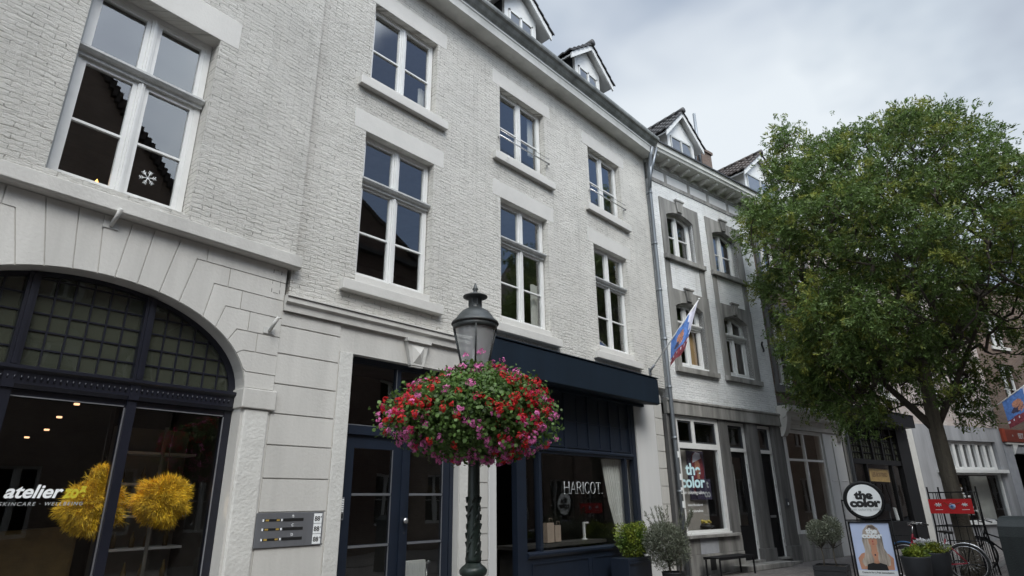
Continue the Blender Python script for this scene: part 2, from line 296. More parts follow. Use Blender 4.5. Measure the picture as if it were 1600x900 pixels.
# ------------------------------------------------------------------ mesh builder
class MB:
    def __init__(s): s.v = []; s.f = []; s.mi = []; s.smooth = []
    def add(s, vs, fs, mi=0, sm=False):
        o = len(s.v); s.v += [tuple(p) for p in vs]; s.f += [tuple(i+o for i in f) for f in fs]; s.mi += [mi]*len(fs); s.smooth += [sm]*len(fs); return s
    def box(s, x0, x1, y0, y1, z0, z1, mi=0, bev=0):
        if bev:
            b = bev; xs = (x0, x1); ys = (y0, y1); zs = (z0, z1)
            bm = bmesh.new(); bmesh.ops.create_cube(bm, size=1)
            for v in bm.verts: v.co = ((x0+x1)/2+v.co.x*(x1-x0), (y0+y1)/2+v.co.y*(y1-y0), (z0+z1)/2+v.co.z*(z1-z0))
            bmesh.ops.bevel(bm, geom=bm.edges[:], offset=b, segments=2, affect='EDGES', profile=.6)
            bm.verts.index_update(); s.add([v.co[:] for v in bm.verts], [[v.index for v in f.verts] for f in bm.faces], mi); bm.free(); return s
        v = [(x, y, z) for x in (x0, x1) for y in (y0, y1) for z in (z0, z1)]
        return s.add(v, [(0, 1, 3, 2), (4, 6, 7, 5), (0, 4, 5, 1), (2, 3, 7, 6), (0, 2, 6, 4), (1, 5, 7, 3)], mi)
    def prism(s, poly, y0, y1, mi=0):            # polygon in (x,z), extruded along y
        n = len(poly); v = [(p[0], y0, p[1]) for p in poly]+[(p[0], y1, p[1]) for p in poly]
        f = [tuple(range(n)), tuple(range(2*n-1, n-1, -1))]+[(i, i+n, (i+1) % n+n, (i+1) % n) for i in range(n)]
        return s.add(v, f, mi)
    def profile(s, poly, x0, x1, mi=0):          # polygon in (y,z), extruded along x
        n = len(poly); v = [(x0, p[0], p[1]) for p in poly]+[(x1, p[0], p[1]) for p in poly]
        f = [tuple(range(n)), tuple(range(2*n-1, n-1, -1))]+[(i, i+n, (i+1) % n+n, (i+1) % n) for i in range(n)]
        return s.add(v, f, mi)
    def plan(s, poly, z0, z1, mi=0):
        n = len(poly); v = [(p[0], p[1], z0) for p in poly]+[(p[0], p[1], z1) for p in poly]
        f = [tuple(range(n)), tuple(range(2*n-1, n-1, -1))]+[(i, i+n, (i+1) % n+n, (i+1) % n) for i in range(n)]
        return s.add(v, f, mi)
    def tube(s, pts, r, seg=8, mi=0, cap=True, closed=False):
        pts = [Vector(p) for p in pts]; n = len(pts); rr = r if isinstance(r, (list, tuple)) else [r]*n
        vs = []; prev = None
        for i, p in enumerate(pts):
            a = pts[(i-1) % n] if (i > 0 or closed) else p; b = pts[(i+1) % n] if (i < n-1 or closed) else p
            t = (b-a).normalized()
            if prev is None:
                u = t.orthogonal().normalized()
            else:
                u = (prev-t*prev.dot(t)); u = u.normalized() if u.length > 1e-6 else t.orthogonal().normalized()
            prev = u; w = t.cross(u)
            for k in range(seg):
                an = 2*math.pi*k/seg; vs.append(p+(u*math.cos(an)+w*math.sin(an))*rr[i])
        fs = []
        for i in range(n if closed else n-1):
            j = (i+1) % n
            for k in range(seg): fs.append((i*seg+k, i*seg+(k+1) % seg, j*seg+(k+1) % seg, j*seg+k))
        if cap and not closed: fs.append(tuple(range(seg-1, -1, -1))); fs.append(tuple((n-1)*seg+k for k in range(seg)))
        return s.add(vs, fs, mi, True)
    def lathe(s, prof, c=(0, 0, 0), seg=20, mi=0, sm=True):
        vs = []
        for (r, z) in prof:
            for k in range(seg):
                a = 2*math.pi*k/seg; vs.append((c[0]+r*math.cos(a), c[1]+r*math.sin(a), c[2]+z))
        fs = []
        for i in range(len(prof)-1):
            for k in range(seg): fs.append((i*seg+k, i*seg+(k+1) % seg, (i+1)*seg+(k+1) % seg, (i+1)*seg+k))
        fs.append(tuple(range(seg-1, -1, -1))); fs.append(tuple((len(prof)-1)*seg+k for k in range(seg)))
        return s.add(vs, fs, mi, sm)
    def quad(s, a, b, c, d, mi=0): return s.add([a, b, c, d], [(0, 1, 2, 3)], mi)
    def build(s, name, mats, parent=None, loc=None, rot=None, bevel=0):
        me = bpy.data.meshes.new(name); me.from_pydata(s.v, [], s.f)
        if not isinstance(mats, (list, tuple)): mats = [mats]
        for m in mats: me.materials.append(MATS[m] if isinstance(m, str) else m)
        me.polygons.foreach_set('material_index', s.mi); me.polygons.foreach_set('use_smooth', s.smooth)
        me.update()
        bm = bmesh.new(); bm.from_mesh(me); bmesh.ops.recalc_face_normals(bm, faces=bm.faces[:]); bm.to_mesh(me); bm.free()
        o = bpy.data.objects.new(name, me); col.objects.link(o)
        if parent: o.parent = parent
        if loc: o.location = loc
        if rot: o.rotation_euler = rot
        if bevel:
            md = o.modifiers.new('bevel', 'BEVEL'); md.width = bevel; md.segments = 2; md.limit_method = 'ANGLE'
        return o
def tag(o, label=None, cat=None, group=None, kind=None):
    for k, v in (('label', label), ('category', cat), ('group', group), ('kind', kind)):
        if v: o[k] = v
    return o
def empty(name, loc=(0, 0, 0), rz=0, label=None, cat=None, group=None):
    o = bpy.data.objects.new(name, None); col.objects.link(o); o.location = loc; o.rotation_euler = (0, 0, rz); o.empty_display_size = .2
    return tag(o, label, cat, group)
def kids(o): return [c for c in bpy.data.objects if c.parent == o]
def copy_tree(o, parent=None):
    c = o.copy(); col.objects.link(c); c.parent = parent
    for ch in kids(o): copy_tree(ch, c)
    return c
def raw_mesh(name, V, F, mat, parent=None, kind=None):     # V (n,3), F (m,k) all the same size
    me = bpy.data.meshes.new(name); n, k = F.shape
    me.vertices.add(len(V)); me.vertices.foreach_set('co', V.astype(np.float32).ravel())
    me.loops.add(n*k); me.loops.foreach_set('vertex_index', F.astype(np.int32).ravel())
    me.polygons.add(n); me.polygons.foreach_set('loop_start', np.arange(0, n*k, k, dtype=np.int32)); me.polygons.foreach_set('loop_total', np.full(n, k, dtype=np.int32))
    me.update(calc_edges=True); me.materials.append(MATS[mat])
    o = bpy.data.objects.new(name, me); col.objects.link(o)
    if parent: o.parent = parent
    if kind: o['kind'] = kind
    return o
def text(name, body, size, mat, parent, loc, rot=(R(90), 0, 0), off=0, ext=.0015, shear=0, align='LEFT', sx=1, space=1, w=None):
    cu = bpy.data.curves.new('t', 'FONT'); cu.body = body; cu.size = size; cu.extrude = ext; cu.offset = off; cu.shear = shear; cu.align_x = align; cu.space_character = space
    t = bpy.data.objects.new('t', cu); col.objects.link(t); bpy.context.view_layer.update()
    dg = bpy.context.evaluated_depsgraph_get(); me = bpy.data.meshes.new_from_object(t.evaluated_get(dg)); bpy.data.objects.remove(t); bpy.data.curves.remove(cu)
    me.materials.clear(); me.materials.append(MATS[mat])
    if w: xs = [v.co.x for v in me.vertices]; sx = w/(max(xs)-min(xs))
    o = bpy.data.objects.new(name, me); col.objects.link(o); o.parent = parent; o.location = loc; o.rotation_euler = rot; o.scale = (sx, 1, 1)
    return o

# wall with rectangular openings: outer face, reveals
def wall(mb, u0, u1, z0, z1, ops, y=0, depth=.3, mi=0):
    us = sorted(set([u0, u1]+[min(max(a, u0), u1) for o in ops for a in o[:2]])); zs = sorted(set([z0, z1]+[min(max(a, z0), z1) for o in ops for a in o[2:4]]))
    for i in range(len(us)-1):
        for j in range(len(zs)-1):
            cu, cz = (us[i]+us[i+1])/2, (zs[j]+zs[j+1])/2
            if any(o[0] < cu < o[1] and o[2] < cz < o[3] for o in ops): continue
            for yy in (y, y+depth):
                mb.quad((us[i], yy, zs[j]), (us[i+1], yy, zs[j]), (us[i+1], yy, zs[j+1]), (us[i], yy, zs[j+1]), mi)
    for a, b, c, d in ops:
        for p, q in (((a, c), (b, c)), ((b, c), (b, d)), ((b, d), (a, d)), ((a, d), (a, c))):
            mb.quad((p[0], y, p[1]), (q[0], y, q[1]), (q[0], y+depth, q[1]), (p[0], y+depth, p[1]), mi)
    mb.quad((u0, y, z0), (u0, y+depth, z0), (u0, y+depth, z1), (u0, y, z1), mi); mb.quad((u1, y, z0), (u1, y+depth, z0), (u1, y+depth, z1), (u1, y, z1), mi)
    mb.quad((u0, y, z1), (u1, y, z1), (u1, y+depth, z1), (u0, y+depth, z1), mi); mb.quad((u0, y, z0), (u1, y, z0), (u1, y+depth, z0), (u0, y+depth, z0), mi)

# casement window: frame + centre post, optional transom at zt, glazing bars
def window(par, u0, u1, z0, z1, y=.12, zt=None, bars=(), mat='frame_white', fw=.048, sash=.036, arch=0, pane='glass', sill=None, tmat='frame_grey', post=True, back=None, topbars=()):
    mb = MB(); mid = (u0+u1)/2
    d0, d1 = y, y+.07
    def bx(a, b, c, d, e0=d0, e1=d1): mb.box(a, b, e0, e1, c, d)
    bx(u0, u0+fw, z0, z1); bx(u1-fw, u1, z0, z1)
    if arch:
        n = 10; pts = []
        for i in range(n+1):
            t = i/n; pts.append((u0+fw+(u1-u0-2*fw)*t, z1-fw-arch*(2*t-1)**2))
        mb.prism([(u0+fw, z1)]+pts+[(u1-fw, z1)], d0, d1)
    else: bx(u0+fw, u1-fw, z1-fw, z1)
    bx(u0+fw, u1-fw, z0, z0+fw*1.1)
    bx(u0+fw, u1-fw, z0-.0, z0+.03, d0-.03, d0-.002)
    if post:
        ztop = z1-fw-(arch*0)
        bx(mid-.038, mid+.038, z0+fw*1.1, ztop, d0-.012, d1)
        bx(mid-.013, mid+.013, z0+fw*1.1, ztop, d0-.026, d0-.0125)
    # sashes
    zz = [z0+fw*1.1, zt-.07 if zt else z1-fw]; cells = [(zz[0], zz[1])]
    if zt: cells.append((zt+.06, z1-fw))
    halves = [(u0+fw, mid-.038), (mid+.038, u1-fw)] if post else [(u0+fw, u1-fw)]
    for (c, d) in cells:
        for (a, b) in halves:
            aa = arch if d > z1-fw-.01 else 0
            bx(a, a+sash, c, d-aa*.8, d0+.008, d1-.005); bx(b-sash, b, c, d-aa*.8, d0+.008, d1-.005); bx(a+sash, b-sash, c, c+sash, d0+.008, d1-.005)
            if not aa: bx(a+sash, b-sash, d-sash, d, d0+.008, d1-.005)
            bb = bars if c == cells[0][0] else topbars
            for f in bb:
                h = c+(d-c)*f; bx(a+sash, b-sash, h-.014, h+.014, d0+.014, d1-.012)
    fr = mb.build('window', mat, par)
    if zt:
        t = MB(); t.profile([(d0-.10, zt+.012), (d0-.10, zt+.04), (d0-.05, zt+.062), (d1, zt+.062), (d1, zt-.07), (d0-.035, zt-.07), (d0-.04, zt-.03), (d0-.075, zt-.02)], u0-.0, u1+.0)
        t.build('transom', tmat, fr)
    g = MB()
    for (c, d) in cells:
        for (a, b) in halves:
            top = d
            g.quad((a, y+.04, c), (b, y+.04, c), (b, y+.04, top), (a, y+.04, top))
    g.build('pane', pane, fr)
    if sill:
        s = MB(); su0, su1, sz0, sz1, so = sill; s.box(su0, su1, -so, y+.02, sz0, sz1); s.build('sill', sill_mat[0], fr, bevel=.008)
    if back:
        c = MB(); a, b, cc, dd = back[1:5]
        n = 26
        vs = []; fs = []
        for i in range(n+1):
            u = a+(b-a)*i/n; yy = y+.16+.03*math.sin(i*1.9)+.015*math.sin(i*4.1); vs += [(u, yy, cc), (u, yy, dd)]
        for i in range(n): fs.append((2*i, 2*i+2, 2*i+3, 2*i+1))
        c.add(vs, fs, 0, True); c.build('curtain', back[0], fr)
    return fr
sill_mat = ['white_lintel']
def shell(par, u0, u1, z0, z1, depth=6, floors=(), mat='interior_wall', y0=.32, roof=None, dark=()):
    mb = MB(); mb.box(u0+.02, u1-.02, depth, depth+.1, z0, z1); mb.box(u0, u0+.1, y0, depth, z0, z1); mb.box(u1-.1, u1, y0, depth, z0, z1)
    for f in floors: mb.box(u0+.11, u1-.11, y0, depth-.01, f-.1, f+.1)
    mb.box(u0+.11, u1-.11, y0, depth-.01, z1-.1, z1)
    mb.build('interior', mat, par)
def gable_roof(par, u0, u1, ze, zr, yr, mat='roof_tile', y0=-.2, tiles=True):
    # pitched roof with ridge along u, made of courses of tiles
    mb = MB(); dy, dz = yr-y0, zr-ze; Ln = math.hypot(dy, dz)
    mb.add([(u0, y0, ze), (u1, y0, ze), (u1, yr, zr), (u0, yr, zr), (u0, yr+dy, ze), (u1, yr+dy, ze)], [(0, 1, 2, 3), (3, 2, 5, 4), (0, 3, 4), (1, 5, 2)])
    if tiles:
        ny, nz = -dz/Ln, dy/Ln; k = int(Ln/.3); w = .26; nu = int((u1-u0)/w)
        for i in range(k):
            for j in range(nu):
                a = i*.3/Ln; b = min(1, (i+1.12)*.3/Ln); ua = u0+j*w; ub = ua+w*.97; lift = .05+.01*random.random()
                pts = []
                for (uu, h) in ((ua, .0), (ua+.06, .045), (ub-.09, .02), (ub, .0)):
                    pts.append((uu, y0+dy*a+ny*(lift+h), ze+dz*a+nz*(lift+h)))
                for (uu, h) in ((ua, .0), (ua+.06, .045), (ub-.09, .02), (ub, .0)):
                    pts.append((uu, y0+dy*b+ny*(lift*.3+h), ze+dz*b+nz*(lift*.3+h)))
                low = [(p[0], p[1]-ny*.05, p[2]-nz*.05) for p in pts[:4]]
                mb.add(pts+low, [(0, 1, 5, 4), (1, 2, 6, 5), (2, 3, 7, 6), (0, 8, 9, 1), (1, 9, 10, 2), (2, 10, 11, 3)])
    return mb.build('roof', mat, par)
def dormer(par, u0, u1, z0, ze, za, yf, yb, tile='roof_tile', over=.22, wz=None, style=0):
    # boxed dormer: gabled front at y=yf running back to yb
    mid = (u0+u1)/2; mb = MB()
    mb.prism([(u0, z0), (u1, z0), (u1, ze), (mid, za-.1), (u0, ze)], yf, yf+.08)
    d = mb.build('dormer', 'frame_white', par)
    ck = MB(); ck.box(u0, u0+.05, yf+.082, yb, z0, ze+.02); ck.box(u1-.05, u1, yf+.082, yb, z0, ze+.02); ck.build('cheek', 'charcoal' if style == 0 else 'frame_white', d)
    w0, w1 = wz or (z0+.1, ze-.02)
    wm = MB(); a, b = u0+.14, u1-.14
    for t in ((a, b, w1-.05, w1), (a, b, w0, w0+.05), (a, a+.05, w0, w1), (b-.05, b, w0, w1), (mid-.03, mid+.03, w0, w1)): wm.box(t[0], t[1], yf-.03, yf-.002, t[2], t[3])
    wm.build('dormer_frame', 'frame_white' if style == 0 else 'frame_grey', d)
    g = MB(); g.quad((a, yf-.008, w0), (b, yf-.008, w0), (b, yf-.008, w1), (a, yf-.008, w1)); g.build('pane', 'glass', d)
    bk = MB(); bk.quad((a, yf-.004, w0), (b, yf-.004, w0), (b, yf-.004, w1), (a, yf-.004, w1)); bk.build('blind', 'interior_wall', d)
    sl = (za-ze)/((u1-u0)/2); eo = over; zl = ze-sl*eo*.9
    fb = MB()     # barge boards
    for sgn in (-1, 1):
        ux = mid+sgn*((u1-u0)/2+eo); 
        fb.prism([(mid, za+.10), (ux, zl+.08), (ux, zl-.10), (mid, za-.10)], yf-.20, yf-.16)
    fb.box(mid-.001, mid+.001, yf-.2, yf-.16, za, za+.02)
    fb.build('barge_board', 'frame_white', d)
    sf = MB()
    for sgn in (-1, 1):
        ux = mid+sgn*((u1-u0)/2+eo)
        sf.prism([(mid, za+.06), (ux, zl+.04), (ux, zl-.0), (mid, za+.02)], yf-.159, yb)
    sf.build('soffit', 'frame_white', d)
    rt = MB()
    for sgn in (-1, 1):
        ux = mid+sgn*((u1-u0)/2+eo+.04); Ln = math.hypot(ux-mid, za-zl); k = max(3, int(Ln/.26)); ny = max(3, int((yb-yf+.25)/.24))
        for i in range(k):
            t0, t1 = i/k, min(1.03, (i+1.15)/k)
            for j in range(ny):
                ya = yf-.24+j*(yb-yf+.24)/ny; yb_ = ya+(yb-yf+.24)/ny*.97
                xa, xb = mid+(ux-mid)*t0, mid+(ux-mid)*t1; z_a, z_b = za+.10+(zl-za)*t0, za+.10+(zl-za)*t1+.0
                jit = random.uniform(0, .008)
                p = []
                for (yy, h) in ((ya, .0), (ya+.05, .045), (yb_-.06, .02), (yb_, 0)): p += [(xa, yy, z_a+h*.7), (xb, yy, z_b+.045+h+jit)]
                q = [(v[0], v[1], v[2]-.05) for v in p]
                rt.add(p+q, [(0, 2, 3, 1), (2, 4, 5, 3), (4, 6, 7, 5), (1, 3, 11, 9), (3, 5, 13, 11), (5, 7, 15, 13), (0, 1, 9, 8), (6, 14, 15, 7)])
    nr = max(4, int((yb-yf+.3)/.3))
    for j in range(nr):
        ya = yf-.27+j*(yb-yf+.27)/nr; rt.tube([(mid, ya, za+.13), (mid, ya+.31, za+.13)], [.10, .085], 8)
    rt.build('dormer_roof', tile, d)
    return d

# ------------------------------------------------------------------ frames of the facades
A0 = (3.648, 7.243); AA = R(3.5)
J0 = (13.43, 7.243)
C0 = (18.4438, 6.4204); CA = R(-9.32)
F0 = (27.917, 4.866); FA = R(-23)

# ------------------------------------------------------------------ ground
g = MB(); g.quad((-300, -300, -.12), (300, -300, -.12), (300, 300, -.12), (-300, 300, -.12)); tag(g.build('ground', 'road_asphalt'), kind='structure')
g = MB(); g.box(-20, 60, -6, 9, -.1, -.004); tag(g.build('street_paving', 'pavers'), kind='structure')
g = MB(); g.box(-20, 60, 2.2, 2.35, -.05, .012); g.box(-20, 60, -.9, -.75, -.05, .012)
tag(g.build('gutter_strip', 'bluestone_dark'), kind='structure')

# ================================================================== building A : arch shop
bA = empty('corner_house', (A0[0], A0[1], 0), AA, 'white painted brick house with a wide dark arched shop window under a tall window', 'house')
opsA = [(-2.90, -1.50, 4.82, 7.35), (-2.90, -1.50, 8.35, 10.3), (-6.1, -4.7, 4.82, 7.35), (-6.1, -4.7, 8.35, 10.3)]
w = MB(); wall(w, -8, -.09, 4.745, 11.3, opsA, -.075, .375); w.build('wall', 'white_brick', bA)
for i, (a, b, c, d) in enumerate(opsA):
    up = c > 8
    fr = window(bA, a+.02, b-.01, c, d, .13, zt=None if up else c+1.60, bars=(.47,), fw=.07, sash=.05)
    if not up:
        s = MB(); s.box(a-.0, a+.045, .10, .129, c, d); s.build('side_casing', 'frame_grey', fr)
    l = MB(); l.box(a-.24, b+.24, -.079, .12, d+.002, d+.42); l.build('lintel', 'white_lintel', fr, bevel=.006)
    if up: s = MB(); s.box(a-.2, b+.2, -.1, .12, c-.17, c-.002); s.build('sill', 'grey_sill', fr, bevel=.008)
s = MB(); s.profile([(-.13, 4.58), (-.13, 4.735), (-.105, 4.742), (.05, 4.742), (.05, 4.56), (-.105, 4.56)], -8, -.02)
s.build('string_course', 'white_stone', bA, bevel=.006)
c = MB(); c.profile([(.0, 11.3), (-.3, 11.35), (-.5, 11.75), (-.5, 11.85), (.3, 11.85), (.3, 11.3)], -8, -.05); c.build('cornice', 'cornice_white', bA)
# arch
AC, AZ, AW, AH = -2.16, 2.90, 1.645, 1.0
def arch_pt(u): t = max(0, 1-((u-AC)/AW)**2); return AZ+AH*math.sqrt(t)
ab = MB(); n = 40; AY = .014
us = [AC-AW*math.cos(math.pi*i/n) for i in range(n+1)]
for i in range(n):
    a, b = us[i], us[i+1]; ab.quad((a, AY, arch_pt(a)), (b, AY, arch_pt(b)), (b, AY, 4.56), (a, AY, 4.56)); ab.quad((a, AY, arch_pt(a)), (b, AY, arch_pt(b)), (b, .32, arch_pt(b)), (a, .32, arch_pt(a)))
RU, LU = -.14, -4.18
ab.box(AC+AW, RU-.004, AY, .32, 0, 4.558); ab.box(LU+.004, AC-AW, AY, .32, 0, 4.558); ab.box(-8, LU-.2, AY, .32, 0, 4.558)
ab.build('arch_wall', 'white_stone', bA)
def inset(poly, d):
    n = len(poly); P = [Vector(p) for p in poly]
    area = sum(P[i].x*P[(i+1) % n].y-P[(i+1) % n].x*P[i].y for i in range(n)); sg = 1 if area > 0 else -1
    out = []
    for i in range(n):
        e1 = (P[i]-P[i-1]).normalized(); e2 = (P[(i+1) % n]-P[i]).normalized()
        n1 = Vector((-e1.y, e1.x))*sg; n2 = Vector((-e2.y, e2.x))*sg; b = (n1+n2)
        if b.length < 1e-4: out.append(P[i]+n1*d); continue
        b.normalize(); out.append(P[i]+b*(d/max(.4, b.dot(n1))))
    return [(p.x, p.y) for p in out]
def arcseg(u0, u1, k=5): return [(u0+(u1-u0)*i/k, arch_pt(u0+(u1-u0)*i/k)) for i in range(k+1)]
st = []
tops = [(-2.02, -2.02), (-1.80, -1.84), (-1.50, -1.62)]
def zon(u): return arch_pt(u)
jt = [(-2.30, -2.24), (-2.02, -2.08), (-1.79, -1.86), (-1.50, -1.63)]
for i in range(3): st.append([(jt[i+1][0], 4.56), (jt[i][0], 4.56)]+arcseg(jt[i][1], jt[i+1][1]))
st.append([(-1.185, 4.56), (-1.50, 4.56)]+arcseg(-1.63, -1.41)+[(-1.292, 4.35), (-1.185, 4.35)])
rows = [(4.35, -1.292, -1.41), (4.108, -1.054, -1.125), (3.870, -.881, -.965), (3.620, -.707, -.80), (3.380, -.593, -.675), (3.130, -.530, -.575)]
vj = [-.89, -.703, -.57, -.439, None, None]
st.append([(RU, 4.56), (-1.185, 4.56), (-1.185, 4.35), (RU, 4.35)])
for i in range(5):
    z, e, a = rows[i]; z2, e2, a2 = rows[i+1]; v = vj[i] if vj[i] else RU
    poly = [(v, z), (e, z)]+arcseg(a, a2)+[(e2, z2), (v, z2)]
    st.append(poly)
    if vj[i]: st.append([(RU, z), (v, z), (v, z2), (RU, z2)])
st.append([(RU, 3.13), (-.53, 3.13)]+arcseg(-.575, -.516, 3)+[(-.516, 2.94), (RU, 2.94)])
sm_ = MB()
for ip, p in enumerate(st):
    q = inset(p, .0055); sm_.prism(q, -.0, AY-.001)
    if ip: sm_.prism([(2*AC-x, z) for x, z in q], 0, AY-.001)
# key stone
q = inset([(-2.01, 4.56), (-2.31, 4.56)]+arcseg(-2.31, -2.01), .0055)
sm_.build('arch_stones', 'white_stone', bA, bevel=.003)
for (a, b) in ((AC+AW-.02, RU+.035), (LU-.035, AC-AW+.02)): im = MB(); im.box(a, b, -.035, .30, 2.70, 2.935); im.build('impost', 'white_stone', bA, bevel=.012)
for (a, b) in ((AC+AW+.03, RU-.03), (LU+.03, AC-AW-.03), (-8, LU-.2)): pr = MB(); pr.box(a, b, -.012, .2, 0, 2.699); pr.build('pier', 'white_rough', bA, bevel=.02)
an = MB(); 
for (uu, zz) in ((-.33, 4.22), (-.22, 4.22), (-.33, 4.48), (-.22, 4.48)): an.box(uu-.004, uu+.004, -.003, -.001, zz-.03, zz+.02)
an.box(-.31, -.24, -.003, -.001, 4.188, 4.192); an.box(-.30, -.26, -.003, -.001, 4.498, 4.502); an.box(-.332, -.328, -.003, -.001, 4.3, 4.36); an.box(-.222, -.218, -.003, -.001, 4.28, 4.38)
an.build('patch', 'bluestone_dark', bA)
# arched shop front (dark timber and iron)
sy = .22
fm = MB(); aw, ah = AW-.0, AH-.0
def ap(u, k): t = max(0, 1-((u-AC)/(AW*k))**2); return AZ+AH*k*math.sqrt(t)
ring = []
for i in range(41):
    t = math.pi*i/40; ring.append((AC-AW*math.cos(t), AZ+AH*math.sin(t)))
for i in range(40):
    a, b = ring[i], ring[i+1]; k = .95; a2 = (AC+(a[0]-AC)*k, AZ+(a[1]-AZ)*k); b2 = (AC+(b[0]-AC)*k, AZ+(b[1]-AZ)*k)
    fm.prism([a, b, b2, a2], sy, sy+.09)
fm.box(AC-AW, AC-AW+.09, sy, sy+.09, .0, AZ); fm.box(AC+AW-.09, AC+AW, sy, sy+.09, .0, AZ)
M1, M2 = -2.70, -1.62
for mu in (M1, M2):
    fm.box(mu-.045, mu+.045, sy-.04, sy+.1, .0, 2.68); fm.box(mu-.05, mu+.05, sy-.06, sy+.1, 2.68, ap(mu, .97)); fm.box(mu-.02, mu+.02, sy-.075, sy-.061, 2.9, ap(mu, .96))
fm.profile([(sy-.09, 2.86), (sy-.09, 2.89), (sy-.05, 2.90), (sy+.1, 2.90), (sy+.1, 2.68), (sy-.03, 2.68), (sy-.05, 2.72), (sy-.05, 2.83)], AC-AW+.005, AC+AW-.005)
fm.box(AC-AW+.09, AC+AW-.09, sy, sy+.08, .0, .42)
for (a, b) in ((AC-AW+.09, M1-.045), (M1+.045, M2-.045), (M2+.045, AC+AW-.09)):
    fm.box(a, b, sy+.01, sy+.08, 2.62, 2.679); fm.box(a, b, sy+.01, sy+.08, .42, .5)
n = 60
for i in range(n):
    u = AC-AW+.06+(2*AW-.12)*(i+.5)/n; fm.tube([(u, sy-.056, 2.76), (u, sy-.056, 2.80)], .008, 6)
shopA = fm.build('arched_shopfront', 'navy_black', bA)
lb = MB()
for (a, b) in ((AC-AW+.07, M1-.05), (M1+.05, M2-.05), (M2+.05, AC+AW-.07)):
    n = 6; 
    for i in range(1, n):
        u = a+(b-a)*i/n; zt = ap(u, .95)
        if zt > 2.95: lb.box(u-.008, u+.008, sy+.01, sy+.04, 2.90, zt)
    k = 1
    while 2.9+.178*k < 3.88:
        z = 2.9+.178*k; lo = AC-AW*.95*math.sqrt(max(0, 1-((z-AZ)/(AH*.95))**2)); hi = 2*AC-lo
        p, q = max(a, lo), min(b, hi)
        if q > p: lb.box(p, q, sy+.012, sy+.038, z-.008, z+.008)
        k += 1
lb.build('leaded_bars', 'navy_black', shopA)
ug = MB(); n = 24
for i in range(n):
    a = AC-AW*.97*math.cos(math.pi*i/n); b = AC-AW*.97*math.cos(math.pi*(i+1)/n); ug.quad((a, sy+.025, 2.9), (b, sy+.025, 2.9), (b, sy+.025, ap(b, .97)), (a, sy+.025, ap(a, .97)))
ug.build('leaded_pane', 'glass_old', shopA)
lg = MB()
for (a, b) in ((AC-AW+.08, M1-.045), (M1+.045, M2-.045), (M2+.045, AC+AW-.08)): lg.quad((a, sy+.05, .45), (b, sy+.05, .45), (b, sy+.05, 2.65), (a, sy+.05, 2.65))
lg.build('shop_pane', 'glass_shop', shopA)
eg = MB()
for (a, b) in ((M1+.045, M2-.045), (M2+.045, AC+AW-.09)): eg.box(b-.012, b, sy+.0, sy+.012, .5, 2.6); eg.box(a, b-.013, sy, sy+.012, 2.608, 2.619)
eg.build('glazing_bead', 'steel', shopA)
text('lettering', 'atelier', .165, 'letter_white', shopA, (-2.50, sy+.035, 1.705), shear=.25, off=.004, w=.455)
text('lettering', 'zoë', .165, 'letter_yellow', shopA, (-2.035, sy+.035, 1.705), shear=.25, off=.006, w=.19)
text('lettering', 'SKINCARE · WELLBEING', .045, 'letter_pale', shopA, (-2.52, sy+.035, 1.635), shear=.2, w=.66, space=1.35)
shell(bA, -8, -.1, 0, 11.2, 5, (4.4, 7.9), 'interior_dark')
snow = MB()
for k in range(6):
    a = math.pi*k/3+.25; ca, sa = math.cos(a), math.sin(a); cu, cz = -1.925, 5.21
    snow.tube([(cu, .155, cz), (cu+.088*ca, .155, cz+.088*sa)], .0038, 5)
    for rr in (.045, .068):
        for sg in (-1, 1):
            b = a+sg*.75; snow.tube([(cu+rr*ca, .155, cz+rr*sa), (cu+rr*ca+.03*math.cos(b), .155, cz+rr*sa+.03*math.sin(b))], .003, 5)
tag(snow.build('snowflake_sticker', 'letter_white', None, (A0[0], A0[1], 0), (0, 0, AA)), 'white snowflake sticker on the lower right pane of the tall window above the arch', 'sticker')
fl = MB(); fl.lathe([(.001, 0), (.03, .03), (.028, .07), (.001, .13)], (-2.38, .24, 4.90), 8)
tag(fl.build('candle_light', 'candle_flame', None, (A0[0], A0[1], 0), (0, 0, AA)), 'small warm light glowing behind the lower left pane of the tall window above the arch', 'light')
def holder(u, z, lab):
    t = empty('flagpole_holder', (A0[0]+u*math.cos(AA), A0[1]+u*math.sin(AA), z), AA, lab, 'pole holder', 'empty flagpole holders on the arch wall')
    p = MB(); p.box(-.075, .075, -.012, -.001, -.06, .02, bev=.003); p.build('back_plate', 'grey_sill', t)
    p = MB(); p.tube([(0, -.01, -.03), (.02, -.16, .13)], .022, 12); p.build('socket', 'grey_sill', t)
holder(-2.22, 4.47, 'short grey metal flagpole socket on the stones above the middle of the arch')
holder(-.30, 3.70, 'short grey metal flagpole socket at the right edge of the arch wall')
